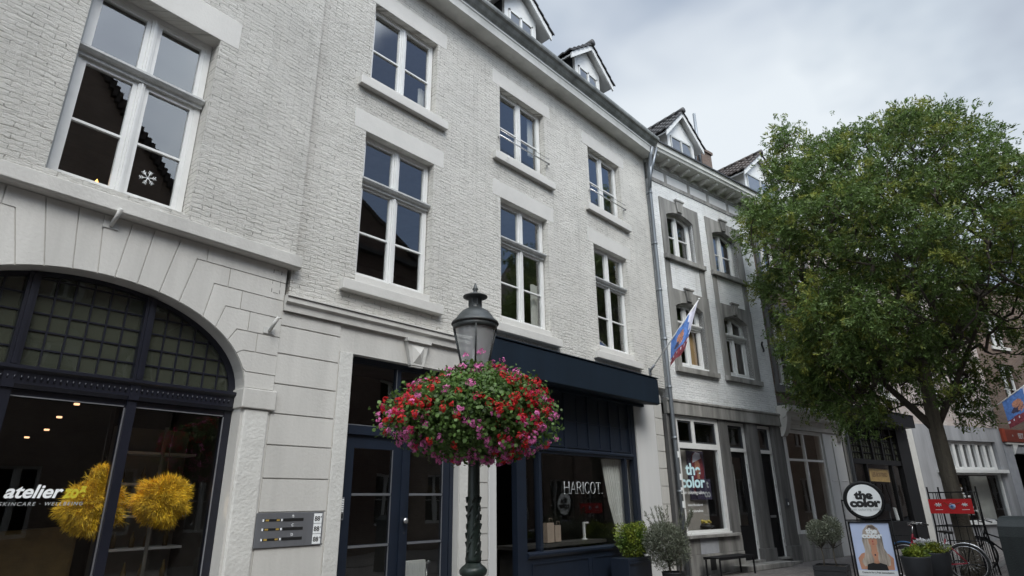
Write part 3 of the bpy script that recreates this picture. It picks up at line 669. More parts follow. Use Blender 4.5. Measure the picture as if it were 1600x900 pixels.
# things inside shop A
def toA(u, y, z): return (A0[0]+u*math.cos(AA)-y*math.sin(AA), A0[1]+u*math.sin(AA)+y*math.cos(AA), z)
def tuft(c, r, name, lab, neck):
    t = empty(name, toA(*c), AA, lab, 'dried flowers', 'yellow dried flower bunches hanging in the arched shop window')
    n = 17000; d = rng.normal(size=(n, 3)); d /= np.linalg.norm(d, axis=1)[:, None]; rad = r*(.45+.55*rng.random(n)**.6)*(1+.10*np.sin(d[:, 0]*5+d[:, 2]*7)+.09*np.sin(d[:, 0]*11+d[:, 1]*9)*np.sin(d[:, 2]*10))
    P = d*rad[:, None]*np.array([1, .8, .92]); 
    if neck:
        k = n//7; zz = rng.random(k); P[:k] = np.stack([rng.normal(size=k)*.05*(1.3-zz)+.02, rng.normal(size=k)*.05, r*.85+zz*.17], 1)
        d[:k] = np.stack([rng.normal(size=k)*.6, rng.normal(size=k)*.6, np.ones(k)], 1); d /= np.linalg.norm(d, axis=1)[:, None]
    dr = d+rng.normal(size=(n, 3))*.55+np.array([0, 0, -.35]); dr /= np.linalg.norm(dr, axis=1)[:, None]; sd_ = np.cross(dr, rng.normal(size=(n, 3))); sd_ /= np.linalg.norm(sd_, axis=1)[:, None]
    ln = (.03+.065*rng.random(n))[:, None]; wd = .0022
    V = np.stack([P-sd_*wd, P+sd_*wd, P+dr*ln*.6+sd_*wd*1.3, P+dr*ln], 1).reshape(-1, 3); F = np.arange(4*n).reshape(-1, 4)
    raw_mesh('dried_bunch', V, F, 'yellow_dried', t)
    s = MB(); s.tube([(0, 0, r*.9), (0, 0, 1.0)], .004, 5); s.build('hanging_string', 'leather', t)
tuft((-1.69, .50, 1.60), .275, 'dried_flower_bunch', 'yellow dried flower bunch behind the shop lettering, with a pointed top', True)
tuft((-1.03, .50, 1.67), .27, 'dried_flower_bunch', 'round yellow dried flower bunch in the right pane of the arched window', False)
for k, (u, y, z) in enumerate(((-1.78, 1.4, 2.74), (-1.74, 2.1, 2.66), (-1.64, 2.9, 2.58), (-1.65, 3.7, 2.54))):
    p = MB(); p.lathe([(.001, 0), (.028, 0), (.03, .01), (.03, .02)], toA(u, y, z), 12, 0)
    tag(p.build('ceiling_spotlight', 'ceiling_spot'), 'small warm ceiling spotlight inside the dark arched shop', 'light', 'ceiling spotlights in the arched shop')
sl_d = bpy.data.lights.new('shop_spot', 'SPOT'); sl_d.energy = 45; sl_d.color = (1, .78, .55); sl_d.spot_size = R(75); sl_d.shadow_soft_size = .05
sl_o = bpy.data.objects.new('shop_spot', sl_d); col.objects.link(sl_o); sl_o.location = toA(-1.4, 1.15, 2.62); sl_o.rotation_euler = (Vector(sl_o.location)-Vector(toA(-1.38, .48, 1.5))).to_track_quat('Z', 'Y').to_euler()
sh = empty('display_shelf', toA(-.55, 1.7, 0), AA, 'dark shelf unit with pale shelf edges in the right pane of the arched shop window', 'shelf')
p = MB()
for k in range(6): p.box(-.55, .6, 0, .3, .35+k*.38, .38+k*.38)
p.build('shelf_board', 'shelf_white', sh)
p = MB(); p.box(-.6, -.56, 0, .3, 0, 2.6); p.box(.61, .65, 0, .3, 0, 2.6); p.box(-.1, -.06, -.02, -.002, 0, 2.6); p.box(-.55, .6, .31, .34, 0, 2.6); p.build('shelf_frame', 'interior_wall', sh)
p = MB()
for k in range(5):
    for j in range(5):
        u = -.5+j*.22+random.random()*.08; p.lathe([(.03, 0), (.035, .1), (.02, .13), (.012, .17+.05*random.random())], (u, .12, .382+k*.38), 8)
p.build('bottles', 'tan_fabric', sh)
so = empty('stand_in_couch', toA(-2.35, .9, 0), AA, 'brown couch form standing in for a reflection in the lower left shop window pane', 'stand_in_couch')  # couch form added as stand-in for a brown reflection in the glass
p = MB(); p.box(-.9, .9, 0, .75, .15, .50, bev=.06); p.build('seat', 'tan_fabric', so)
p = MB(); p.prism([(-.95, .5), (-.95, 1.15), (-.5, 1.2), (.2, 1.38), (.95, 1.42), (.95, .5)], .76, .95); p.build('backrest', 'tan_fabric', so, bevel=.05)
# ================================================================== building B : white house with two shops
bB = empty('white_brick_house', (J0[0], J0[1], 0), 0, 'long white painted brick house with nine tall windows, navy double door and navy shopfront', 'house')
WX = [(-8.90, -7.50), (-5.82, -4.40), (-2.74, -1.36)]
opsB = [(a, b, 4.775, 7.20) for a, b in WX]+[(a, b, 8.24, 9.79) for a, b in WX]
w = MB(); wall(w, -9.865, -.04, 4.175, 10.60, opsB, 0, .30); w.build('wall', 'white_brick', bB)
for i, (a, b, c, d) in enumerate(opsB):
    low = c < 6; k = i % 3
    back = None
    if low and k == 1: back = ('curtain_white', b-.26, b-.07, c+.05, c+1.0)
    if not low and k == 1: back = ('curtain_white', b-.24, b-.07, c+.55, d-.07)
    if not low and k == 0: back = ('curtain_white', b-.2, b-.07, c+.05, c+.6)
    fr = window(bB, a+.02, b-.02, c, d, .13, zt=c+1.60 if low else None, bars=(.47,) if low else (.44,), back=back)
    l = MB(); l.box(a-.22, b+.22, -.003, .12, d+.002, d+.345); l.build('lintel', 'white_lintel', fr, bevel=.006)
    s = MB()
    if low: s.box(a-.24, b+.22, -.11, .125, c-.30, c-.145); s.box(a+.0, b-.0, -.01, .125, c-.144, c-.002)
    else: s.box(a-.22, b+.22, -.10, .125, c-.27, c-.11); s.box(a+.0, b-.0, -.008, .125, c-.109, c-.002)
    s.build('sill', 'white_lintel', fr, bevel=.008)
    if not low and k > 0:
        r_ = MB(); r_.tube([(a-.05, -.07, c+.30), (b+.05, -.07, c+.30)], .014, 8); r_.tube([(a-.05, -.07, c+.42), (b+.05, -.07, c+.42)], .006, 6)
        for uu in (a-.05, b+.05): r_.tube([(uu, -.075, c+.30), (uu, .01, c+.30)], .02, 8)
        r_.build('safety_bar', 'bright_metal', fr)
        if k == 1: h = MB(); h.tube([(a+.06, -.125, c-.17), (a+.09, -.15, c-.2), (a+.12, -.15, c-.17), (a+.1, -.14, c-.13)], .008, 6); h.build('hook', 'frame_white', fr)
c = MB()
prof = [(.0, 10.60), (-.33, 10.60), (-.34, 10.66), (-.36, 10.74), (-.38, 10.76), (-.38, 10.81), (-.43, 10.86), (-.47, 10.93), (-.52, 10.96), (-.52, 10.985), (.3, 10.985), (.3, 10.60)]
c.profile(prof, -9.865, -.03); cc = c.build('cornice', 'cornice_white', bB)
t = MB(); t.profile([(-.375, 10.765), (-.375, 10.80), (-.44, 10.862), (-.485, 10.925), (-.535, 10.95), (-.55, 10.987), (-.55, 11.04), (-.12, 11.04), (-.12, 10.987), (-.522, 10.987), (-.522, 10.955), (-.472, 10.932), (-.432, 10.864), (-.385, 10.81)], -9.865, -.015)
t.build('gutter', 'gutter_grey', cc)
gable_roof(bB, -9.79, -.05, 11.02, 14.6, 5.2, y0=-.1, tiles=False)
for uu in (-4.42, -1.62, -7.2): dormer(bB, uu-.58, uu+.58, 11.1, 13.18, 13.70, .60, 3.0, wz=(12.0, 12.93), over=.40)
# string course and ground floor
s = MB(); s.profile([(-.09, 4.10), (-.09, 4.165), (-.05, 4.172), (.02, 4.172), (.02, 3.985), (-.045, 3.985), (-.05, 4.07)], -9.92, -6.62); s.box(-9.92, -6.62, -.11, .0, 4.173, 4.195)
s.build('string_course', 'white_stone', bB)
gops = [(-8.82, -6.79, -.02, 3.60), (-5.98, -1.56, -.02, 3.62)]
w = MB(); wall(w, -9.93, -.32, 0, 3.984, gops, .012, .30); w.build('ground_wall', 'white_stone', bB)
zs = [3.984, 3.79, 3.425, 3.04, 2.675, 2.30, 1.912, 1.532, 1.15, .77, .39, 0]
for (a, b) in ((-9.925, -9.055), (-.68, -.33), (-6.40, -6.17)):
    q = MB()
    for z1, z0 in zip(zs, zs[1:]): q.box(a, b, -.003, .0115, z0+.008, z1-.008)
    q.build('block_course', 'white_stone', bB, bevel=.003)
for (a, b, z) in ((-9.035, -8.83, 3.60), (-6.78, -6.42, 3.6)): q = MB(); q.box(a, b, -.008, .0115, 0, z); q.build('rendered_strip', 'white_rough', bB, bevel=.006)
for (a, b, y_, z) in ((-6.155, -5.985, -.02, 3.7), (-1.555, -.70, -.012, 3.983)): q = MB(); q.box(a, b, y_, .0115, 0, z); q.build('pilaster', 'white_smooth', bB, bevel=.006)
kx = -7.735
q = MB(); q.prism([(kx-.125, 3.58), (kx+.125, 3.58), (kx+.205, 3.93), (kx-.205, 3.93)], -.06, .011); q.box(kx-.23, kx+.23, -.10, .011, 3.931, 3.983); q.box(kx-.11, kx+.11, -.05, .011, 3.555, 3.579)
a_, b_, cc_, d_, ap_ = (kx-.085, -.061, 3.61), (kx+.085, -.061, 3.61), (kx+.125, -.061, 3.89), (kx-.125, -.061, 3.89), (kx, -.12, 3.75)
q.add([a_, b_, cc_, d_, ap_], [(0, 1, 4), (1, 2, 4), (2, 3, 4), (3, 0, 4)])
q.build('keystone', 'white_stone', bB)
# navy double door
d = MB(); y0, y1 = .13, .22; U0, U1 = -8.82, -6.79; dm = -7.78
d.box(U0, U0+.075, y0, y1, 0, 3.6); d.box(U1-.075, U1, y0, y1, 0, 3.6); d.box(U0+.075, U1-.075, y0, y1, 3.52, 3.6); d.box(U0+.075, U1-.075, y0-.03, y1, 2.52, 2.64); d.box(dm-.035-.14, dm+.035-.14, y0, y1, 2.64, 3.52)
dr = d.build('entrance_frame', 'navy', bB)
g = MB(); g.quad((U0+.07, .18, 2.63), (U1-.07, .18, 2.63), (U1-.07, .18, 3.53), (U0+.07, .18, 3.53)); g.build('fanlight_pane', 'glass', dr)
g = MB(); g.box(U0+.075, U1-.075, .13, .145, 2.641, 2.655); g.box(dm-.185, dm-.176, .128, .14, 2.66, 3.51); g.build('glazing_bead', 'steel', dr)
for nm, (a, b) in enumerate(((U0+.08, dm-.005), (dm+.005, U1-.08))):
    d = MB(); ya, yb = .14, .195; wL = .13 if nm == 0 else .13; wR = .17 if nm == 0 else .13
    pa, pb = a+wL, b-wR
    d.box(a, pa, ya, yb, .02, 2.515); d.box(pb, b, ya, yb, .02, 2.515); d.box(pa, pb, ya, yb, 2.34, 2.515); d.box(pa, pb, ya, yb, .02, .40)
    for z in (1.735, 1.085): d.box(pa, pb, ya-.006, yb, z-.018, z+.018)
    if nm == 1: d.box(a-.03, a+.05, ya-.03, ya-.001, .02, 2.515)
    leaf = d.build('door', 'navy', bB)
    g = MB(); g.quad((pa, .165, .4), (pb, .165, .4), (pb, .165, 2.34), (pa, .165, 2.34)); g.build('pane', 'glass', leaf)
    g = MB()
    for (z0, z1) in ((.4, 1.067), (1.103, 1.717), (1.753, 2.34)): g.box(pb-.014, pb, ya+.0, ya+.012, z0, z1)
    for z in (1.735, 1.085): g.box(pa, pb-.015, ya-.012, ya-.0065, z-.014, z+.016)
    g.build('glazing_bead', 'steel', leaf)
    if nm == 1:
        h = MB(); h.tube([(a+.06, ya-.001, 1.38), (a+.06, ya-.06, 1.38)], .012, 8); h.lathe([(.03, 0), (.042, .012), (.042, .035), (.03, .045)], (0, 0, 0), 16)
        hv = MB(); hv.tube([(a+.05, ya, 1.385), (a+.05, ya-.045, 1.385)], .018, 10); hv.tube([(a+.05, ya-.04, 1.385), (a+.05, ya-.075, 1.385)], .036, 14); hv.build('handle', 'bright_metal', leaf)
        hl = MB(); hl.tube([(a+.04, ya, 1.22), (a+.04, ya-.015, 1.22)], .028, 14); hl.build('lock', 'bright_metal', leaf)
# navy shopfront
f = MB(); ya, yb = .03, .13
f.box(-5.46, -5.22, ya-.02, yb, 0, 3.62); f.box(-4.87, -4.80, ya-.015, yb, .78, 2.45); f.box(-2.04, -1.97, ya, yb, .78, 2.45); f.box(-1.70, -1.56, ya-.01, yb, 0, 3.62)
f.box(-5.22, -1.70, ya, yb, 2.45, 2.56); f.box(-5.98, -5.46, .10, yb+.04, 2.56, 3.62)
f.profile([(ya-.06, .76), (ya-.06, .79), (ya, .815), (yb, .815), (yb, .72), (ya-.03, .72)], -5.22, -1.70)
f.box(-5.22, -1.70, ya-.005, yb, 0, .719)
f.profile([(ya-.03, 2.50), (ya-.03, 2.53), (ya, 2.56), (ya+.0, 2.49)], -5.22, -1.70)
f.box(-5.22, -1.70, .06, yb, 2.56, 3.62)
for u in (-4.80, -4.02, -3.25, -2.48, -1.74): f.box(u-.04, u+.04, ya, .059, 2.56, 3.62)
for u in (-4.41, -3.63, -2.86, -2.1): f.box(u-.012, u+.012, .045, .0595, 2.62, 3.56)
for (a, b) in ((-4.76, -4.06), (-3.98, -3.29), (-3.21, -2.52), (-2.44, -1.78)): f.box(a, b, .046, .0594, 3.08, 3.104); f.box(a, b, .04, .0594, 2.585, 2.61)
for (a, b) in ((-5.1, -3.5), (-3.4, -1.8)):
    for t in ((a, b, .62, .64), (a, b, .10, .12), (a, a+.02, .12, .62), (b-.02, b, .12, .62)): f.box(t[0], t[1], ya-.018, ya-.0055, t[2], t[3])
sf = f.build('navy_shopfront', 'navy', bB)
g = MB()
for (a, b) in ((-5.22, -4.87), (-4.80, -2.04), (-1.97, -1.70)): g.quad((a, .085, .815), (b, .085, .815), (b, .085, 2.45), (a, .085, 2.45))
g.build('shop_pane', 'glass_shop', sf)
d = MB(); d.box(-5.97, -5.48, 1.0, 1.06, 0, 2.5); d.box(-5.97, -5.48, .14, 1.1, 2.52, 2.56); d.build('recessed_door', 'black_paint', sf)
c = MB(); vs = []; fs = []; n = 60
for i in range(n+1):
    t = i/n; u = -2.62+.9*t
    for (z, k) in ((2.44, 1), (1.6, .8), (1.0, .55), (.82, .5)):
        vs.append((-1.72-(1-t)*.92*(k if z < 2.4 else 1), .22+.035*math.sin(i*1.35)+.015*math.sin(i*3.7), z))
for i in range(n):
    for j in range(3): fs.append((i*4+j, i*4+4+j, i*4+5+j, i*4+1+j))
c.add(vs, fs, 0, True); c.build('curtain', 'curtain_white', sf)
# HARICOT. in thin serif strokes
def serif_word(par, u0, z0, h, wid, matname, y):
    G = {'H': ([[(0, 0), (0, 1)], [(.62, 0), (.62, 1)], [(0, .52), (.62, .52)]], .62, [(0, 0), (0, 1), (.62, 0), (.62, 1)]),
         'A': ([[(0, 0), (.33, 1), (.66, 0)], [(.12, .36), (.54, .36)]], .66, [(0, 0), (.66, 0)]),
         'R': ([[(0, 0), (0, 1)], [(0, 1), (.3, 1), (.48, .9), (.52, .75), (.46, .6), (.3, .52), (0, .52)], [(.28, .52), (.6, 0)]], .6, [(0, 0), (.6, 0)]),
         'I': ([[(0, 0), (0, 1)]], 0.02, [(0, 0), (0, 1)]),
         'C': ([[(.58, .8), (.5, .95), (.33, 1.01), (.14, .9), (.02, .65), (0, .5), (.02, .35), (.14, .1), (.33, -.01), (.5, .05), (.58, .2)]], .58, []),
         'O': ([[(.33+.33*math.cos(a*math.pi/12), .5+.51*math.sin(a*math.pi/12)) for a in range(25)]], .66, []),
         'T': ([[(.28, 0), (.28, 1)], [(-.02, .99), (.58, .99)], [(-.02, .99), (-.02, .9)], [(.58, .99), (.58, .9)]], .56, [(.28, 0)]),
         '.': ([[(0, 0), (.02, .03)]], .02, [])}
    word = 'HARICOT.'; tot = sum(G[ch][1]+.22 for ch in word)-.22; sx = wid/tot; x = 0; mb = MB()
    for ch in word:
        P, wd, ser = G[ch]
        for pl in P:
            th = .007 if ch != '.' else .012
            mb.tube([(u0+(x+a)*sx, y, z0+b*h) for a, b in pl], th, 6)
        for (a, b) in ser: mb.box(u0+(x+a)*sx-.022, u0+(x+a)*sx+.022, y-.003, y+.003, z0+b*h-.004, z0+b*h+.004)
        x += wd+.22
    mb.build('lettering', matname, par)
serif_word(sf, -4.08, 1.755, .205, 1.21, 'letter_pale', .075)
# fascia (awning cassette)
aw = MB(); aw.profile([(-.50, 3.62), (-.50, 4.16), (-.46, 4.18), (.0, 4.18), (.0, 4.02), (-.05, 3.66), (-.44, 3.60)], -6.66, -1.28); aw.box(-6.66, -1.28, -.10, -.002, 3.60, 3.66)
aw.box(-6.67, -1.27, -.52, -.0, 4.181, 4.20)
tag(aw.build('awning_cassette', 'navy_fascia', bB, bevel=.006), None)
shell(bB, -9.78, -.1, 0, 10.95, 5.5, (4.05, 7.55), 'interior_wall')
q = MB(); q.box(-6.15, -6.05, .33, 5.4, 0, 3.9); q.box(-6.04, -1.2, 1.4, 1.45, 2.58, 3.9); q.box(-6.04, -.5, 3.6, 3.65, 0, 3.9); q.box(-9.6, -6.2, 2.6, 2.65, 0, 3.9); q.build('partition', 'interior_dark', bB)
# things in and on B
def toB(u, y, z): return (J0[0]+u, J0[1]+y, z)
mbx = empty('mailbox_panel', toB(-9.52, 0, 1.15), 0, 'steel panel with three letter slots and house numbers left of the navy door', 'mailbox')
p = MB(); p.box(-.43, .43, -.022, -.0035, 0, .378, bev=.004); p.build('plate', 'steel', mbx)
p = MB()
for z in (.295, .195, .085): p.box(-.10, .16, -.0245, -.0225, z-.016, z+.018)
p.build('letter_slot', 'letter_black', mbx)
p = MB()
for z in (.295, .195, .085): p.box(-.335, -.13, -.0245, -.0225, z-.012, z+.014)
p.build('name_plate', 'letter_black', mbx)
p = MB()
for z in (.295, .195, .085):
    for uu in (-.30, -.165): p.box(uu-.02, uu+.02, -.0265, -.0247, z-.009, z+.011)
p.build('screw_plate', 'brass', mbx)
p = MB()
for z in (.295, .195, .085):
    for uu in (-.345, -.118): p.box(uu-.012, uu+.006, -.0265, -.0247, z-.012, z+.014)
p.build('plate_end', 'sign_white', mbx)
p = MB()
for k in range(3): p.box(.30, .41, -.0245, -.0225, .012+k*.118, .124+k*.118)
p.build('number_sticker', 'sign_white', mbx)
for k, (ch, z) in enumerate((('B', .322), ('C', .222), ('D', .117))): text('slot_letter', ch, .042, 'letter_white', mbx, (.01, -.0235, z))
for k, ch in enumerate('DCB'):
    text('house_number', '88', .075, 'letter_black', mbx, (.308, -.0255, .040+k*.118), off=.0008); text('house_number', ch, .025, 'letter_black', mbx, (.391, -.0255, .075+k*.118))
ic = empty('intercom', toB(-8.785, .0, 1.42), 0, 'narrow silver door intercom at the left post of the navy double door', 'intercom')
p = MB(); p.box(-.045, .045, .08, .125, 0, .28, bev=.004); p.build('case', 'steel', ic)
p = MB()
for k in range(6): p.box(-.034, .034, .075, .079, .10+k*.028, .118+k*.028)
p.build('bell_button', 'sign_white', ic)
p = MB(); p.box(-.034, .034, .075, .079, .02, .08); p.build('speaker_grille', 'letter_black', ic)
rd = empty('radiator', toB(-7.27, .45, .1), 0, 'white ribbed radiator standing behind the glass of the right navy door leaf', 'radiator')
p = MB(); p.box(-.34, .24, 0, .08, 0, .72, bev=.01)
for k in range(18): p.tube([(-.32+k*.032, -.008, .03), (-.32+k*.032, -.008, .69)], .011, 6)
p.build('panel', 'frame_white', rd)
p = MB(); p.tube([(.3, .04, -.08), (.3, .04, .7)], .012, 8); p.tube([(.24, .04, .66), (.3, .04, .66)], .012, 8); p.tube([(.27, .02, .66), (.27, -.05, .7)], .025, 10); p.build('valve', 'bright_metal', rd)
pc = MB(); 
pc.box(-.2, .2, 0, .004, 0, 1.3)
for (u, y, z, s, lab) in ((-4.0, .55, .9, 1.0, 'left of the two pale paper bags standing in the navy shop window'), (-3.72, .6, .9, .85, 'right of the two pale paper bags standing in the navy shop window')):
    bg_ = empty('paper_bag', toB(u, y, z), 0, lab, 'bag', 'paper bags in the navy shop window')
    p = MB(); p.box(-.10*s, .10*s, -.05, .05, 0, .34*s); p.build('bag_body', 'paper', bg_)
    p = MB(); p.tube([(-.05, -.052, .34*s), (-.04, -.052, .42*s), (.04, -.052, .42*s), (.05, -.052, .34*s)], .004, 5); p.build('handle', 'paper', bg_)
ct = empty('shop_counter', toB(-3.6, .5, 0), 0, 'dark counter behind the window with the HARICOT lettering', 'counter'); p = MB(); p.box(-1.4, 1.4, 0, .5, .82, .88); p.build('counter_top', 'interior_dark', ct)
p = MB(); p.box(-1.3, 1.3, .06, .46, 0, .819); p.build('counter_body', 'interior_dark', ct)
tl = empty('table_lamp', toB(-2.62, .75, .88), 0, 'small white angled table lamp at the right end of the counter in the navy shop', 'lamp')
p = MB(); p.box(-.02, .02, -.02, .02, .02, .30); p.build('stem', 'frame_white', tl); p = MB(); p.box(-.02, .14, -.02, .02, .301, .335); p.build('arm', 'frame_white', tl); p = MB(); p.lathe([(.06, 0), (.06, .018)], (0, 0, 0), 14); p.build('foot', 'frame_white', tl)
sl = empty('wall_spotlight', toB(-3.45, 0, 4.24), 0, 'small twin spotlight on the white brick just above the navy awning box', 'spotlight')
p = MB(); p.tube([(-.12, -.06, .03), (.12, -.06, .03)], .015, 8); p.tube([(0, 0, .03), (0, -.06, .03)], .02, 8); p.build('bracket', 'grey_sill', sl)
for uu in (-.10, .10): p = MB(); p.tube([(uu, -.05, .03), (uu+.02, -.12, .05)], [.04, .05], 12); p.build('lamp_head', 'grey_sill', sl)
# flag
fl = empty('street_flag', (12.71, 7.243, 4.50), 0, 'white, blue and dark red flag on a slanting pole at the navy awning corner', 'flag', 'printed flags on slanting poles')
FB = Vector((0, 0, 0)); FT = Vector((-.03, -1.46, 1.46))
p = MB(); p.tube([FB, FT], .016, 10); p.lathe([(.001, -.02), (.026, 0), (.026, .02), (.001, .04)], tuple(FT), 10); p.build('pole', 'frame_white', fl)
p = MB(); p.box(-.05, .05, -.02, -.001, -.08, .08); p.tube([FB, FT*.1], .028, 10); p.build('socket', 'zinc', fl)
def flag_mesh(par, a, b, da, db, n=26, k=30, fold=.05):
    vs = []; fs = []; mi = []
    for i in range(n+1):
        s = i/n; P = a.lerp(b, s); D = da.lerp(db, s)
        for j in range(k+1):
            t = j/k; Q = P+D*t; wv = fold*t*math.sin(s*9+t*1.5)+fold*.4*math.sin(s*17+t*3)
            vs.append(Q+Vector((wv, wv*.3, 0)))
    for i in range(n):
        for j in range(k):
            fs.append((i*(k+1)+j, (i+1)*(k+1)+j, (i+1)*(k+1)+j+1, i*(k+1)+j+1))
            s, t = (i+.5)/n, (j+.5)/k; w_ = s*1.0-t*.55
            edge = .58+.05*math.sin(s*21)+.04*math.sin(t*26)
            m_ = 0 if w_ > edge else 1
            if t > .72+.03*math.sin(s*14): m_ = 2
            if int(s*16) % 3 == 0 and .78 < t < .84: m_ = 0
            d1 = ((s-.42)/.15)**2+((t-.34)/.12)**2; d2 = ((s-.40)/.20)**2+((t-.52)/.10)**2; d3 = ((s-.52)/.10)**2+((t-.50)/.16)**2
            if d2 < 1: m_ = 4
            if d1 < 1 or (d3 < 1 and (i+j) % 5): m_ = 3
            mi.append(m_)
    mb = MB(); mb.v = [tuple(v) for v in vs]; mb.f = fs; mb.mi = mi; mb.smooth = [True]*len(fs)
    return mb.build('cloth', ['flag_white', 'flag_blue', 'flag_red', 'flag_skin', 'flag_dark'], par)
flag_mesh(fl, FT*.44, FT*.985, Vector((-.08, .06, -.62)), Vector((-.30, .30, -1.14)))
# ================================================================== building C : colour salon
bC = empty('grey_trim_house', (C0[0], C0[1], 0), CA, 'narrow white brick house with grey stone window surrounds and bracketed eaves', 'house')
UL = -5.02
surr = [(-4.61, -2.87, 7.88, 9.60), (-2.50, -.72, 7.88, 9.60), (-4.63, -2.86, 4.80, 6.92), (-2.49, -.75, 4.80, 6.92)]
opn = [(-4.37, -3.17, 7.93, 9.12), (-2.24, -1.03, 7.93, 9.12), (-4.38, -3.19, 4.87, 6.45), (-2.24, -1.03, 4.87, 6.45)]
w = MB(); wall(w, UL, 0, 3.88, 10.70, [(o[0], o[1], o[2], o[3]+.165) for o in opn], 0, .28)
w.build('wall', 'white_brick_cool', bC)
for i, ((a, b, c, d), (oa, ob, oc, od)) in enumerate(zip(surr, opn)):
    rise = .16; n = 12
    arc = [(oa+(ob-oa)*k/n, od+rise*(1-(2*k/n-1)**2)) for k in range(n+1)]
    s = MB(); s.box(a, oa, -.035, .14, c, od); s.box(ob, b, -.035, .14, c, od)
    for k in range(n): s.prism([arc[k], arc[k+1], (arc[k+1][0], od+.30), (arc[k][0], od+.30)], -.035, .14)
    s.box(a, oa, -.035, .14, od, d); s.box(ob, b, -.035, .14, od, d); s.box(oa, ob, -.035, .14, od+.30, d)
    so = s.build('window_surround', 'bluestone', bC)
    kz = MB(); um = (oa+ob)/2
    kz.prism([(um-.10, od+.2), (um+.10, od+.2), (um+.155, d+.04), (um-.155, d+.04)], -.085, -.036); kz.box(um-.19, um+.19, -.11, -.03, d+.041, d+.085)
    for k in (-1, 0, 1): kz.box(um+k*.06-.012, um+k*.06+.012, -.098, -.086, od+.24, d+.03)
    kz.build('keystone', 'bluestone', so)
    s = MB(); s.box(a-.02, b+.02, -.10, .15, c-.14, c-.002); s.build('sill', 'bluestone', so, bevel=.01)
    # window itself is set behind the stone
    low = c < 6
    tb = ()
    back = None
    if i == 2: back = ('curtain_tan', -3.62, -3.25, 4.95, 5.95)
    fr = window(bC, oa-.02, ob+.02, oc-.02, od+rise+.0, .15, zt=6.02 if low else None, bars=() if low else (.47,), arch=.14, mat='frame_white', tmat='frame_white', fw=.075, sash=.05, back=back)
st = MB()
for (a, b) in ((-4.62, -4.41), (-3.10, -2.87), (-2.48, -2.28), (-.97, -.74)): st.box(a, b, -.02, .05, 6.922, 7.738)
st.box(UL, 0, -.02, .05, 10.44, 10.55); st.box(UL, 0, -.02, .05, 10.03, 10.15)
for u in (-4.97, -4.20, -3.13, -2.19, -1.15, -.1): st.box(u-.05, u+.05, -.02, .05, 10.151, 10.439)
st.build('stone_strips', 'bluestone', bC)
fz = MB()
for (a, b) in ((-4.91, -4.26), (-4.14, -3.19), (-3.07, -2.25), (-2.13, -1.21), (-1.09, -.16)): fz.box(a, b, -.006, .04, 10.152, 10.438)
fz.build('frieze_panel', 'white_smooth', bC)
cn = MB(); cn.profile([(.1, 10.70), (-.42, 10.72), (-.44, 10.78), (-.47, 10.80), (-.48, 10.90), (-.5, 10.93), (.1, 10.93)], UL-.02, .0)
cno = cn.build('cornice', 'cornice_white', bC)
bk = MB()
for k in range(11):
    bk = MB(); u = -4.86+k*.462; bk.profile([(-.005, 10.50), (-.02, 10.56), (-.10, 10.585), (-.30, 10.63), (-.34, 10.655), (-.34, 10.715), (-.005, 10.699)], u-.045, u+.045); bk.build('bracket', 'cornice_white', cno)
ct = MB(); ct.box(UL-.02, 0, -.53, -.08, 10.931, 10.975); ct.build('gutter', 'charcoal', cno)
gable_roof(bC, UL, 0.0, 10.95, 14.4, 5.0, y0=-.1, tiles=False)
dormer(bC, -3.08, -1.72, 11.1, 12.68, 13.45, .55, 3.2, style=1, wz=(11.95, 12.55), over=.28)
ch = MB(); ch.box(-.25, .35, 1.2, 1.8, 11.5, 13.35); ch.box(-.3, .4, 1.15, 1.85, 13.351, 13.45); ch.build('chimney', 'brown_brick', bC)
pp = MB(); pp.tube([(-.95, 1.0, 11.9), (-.95, 1.0, 13.9)], .035, 10); pp.tube([(-1.1, .75, 11.9), (-1.1, .75, 14.25)], .05, 10); pp.build('flue_pipe', 'zinc', bC)
# ground floor salon
bd = MB(); bd.profile([(-.10, 3.885), (-.10, 3.93), (-.04, 3.96), (.05, 3.96), (.05, 3.58), (-.075, 3.58), (-.075, 3.86)], UL-.18, -.01)
bd.build('stone_fascia', 'bluestone', bC, bevel=.006)
gr = MB()
for (a, b, z0, z1) in ((-5.2, -4.86, .0, 3.579), (-3.10, -2.70, .78, 3.579), (-1.78, -1.28, .0, 3.579), (-.49, 0, 0, 3.579)): gr.box(a, b, -.02, .28, z0, z1)
gr.box(-1.83, -1.24, -.06, .28, 0, .42); gr.box(-.53, .02, -.06, .28, 0, .42)
gr.build('stone_pier', 'bluestone_dark', bC, bevel=.012)
pl = MB(); pl.box(-4.859, -4.42, -.03, .27, .43, .775); pl.box(-3.71, -2.70, -.03, .27, .43, .775); pl.box(-4.859, -2.70, -.05, .27, 0, .426); pl.build('plinth', 'bluestone', bC, bevel=.006)
pl = MB(); pl.box(-4.415, -3.715, -.028, .27, .432, .774); pl.build('plinth_block', 'bluestone_light', bC)
vt = MB(); vt.box(-4.15, -3.93, -.054, -.0505, .08, .33); vt.build('cellar_vent', 'letter_black', bC)
sl_ = MB(); sl_.box(-4.9, -2.85, -.12, .26, .776, .845); sl_.build('shop_sill', 'bluestone', bC, bevel=.01)
sw = MB(); a, b = -4.86, -3.10; y = .02
for t in ((a, a+.1, .846, 3.57), (b-.12, b, .846, 3.57), (a+.1, b-.12, 3.46, 3.57), (a+.1, b-.12, .846, .94), (a+.1, b-.12, 2.80, 2.93), (-4.22, -4.10, 2.93, 3.46)): sw.box(t[0], t[1], y, y+.09, t[2], t[3])
sw.box(a, b, y-.05, y-.002, .846, .885)
swo = sw.build('shop_window', 'frame_white', bC)
d = MB()
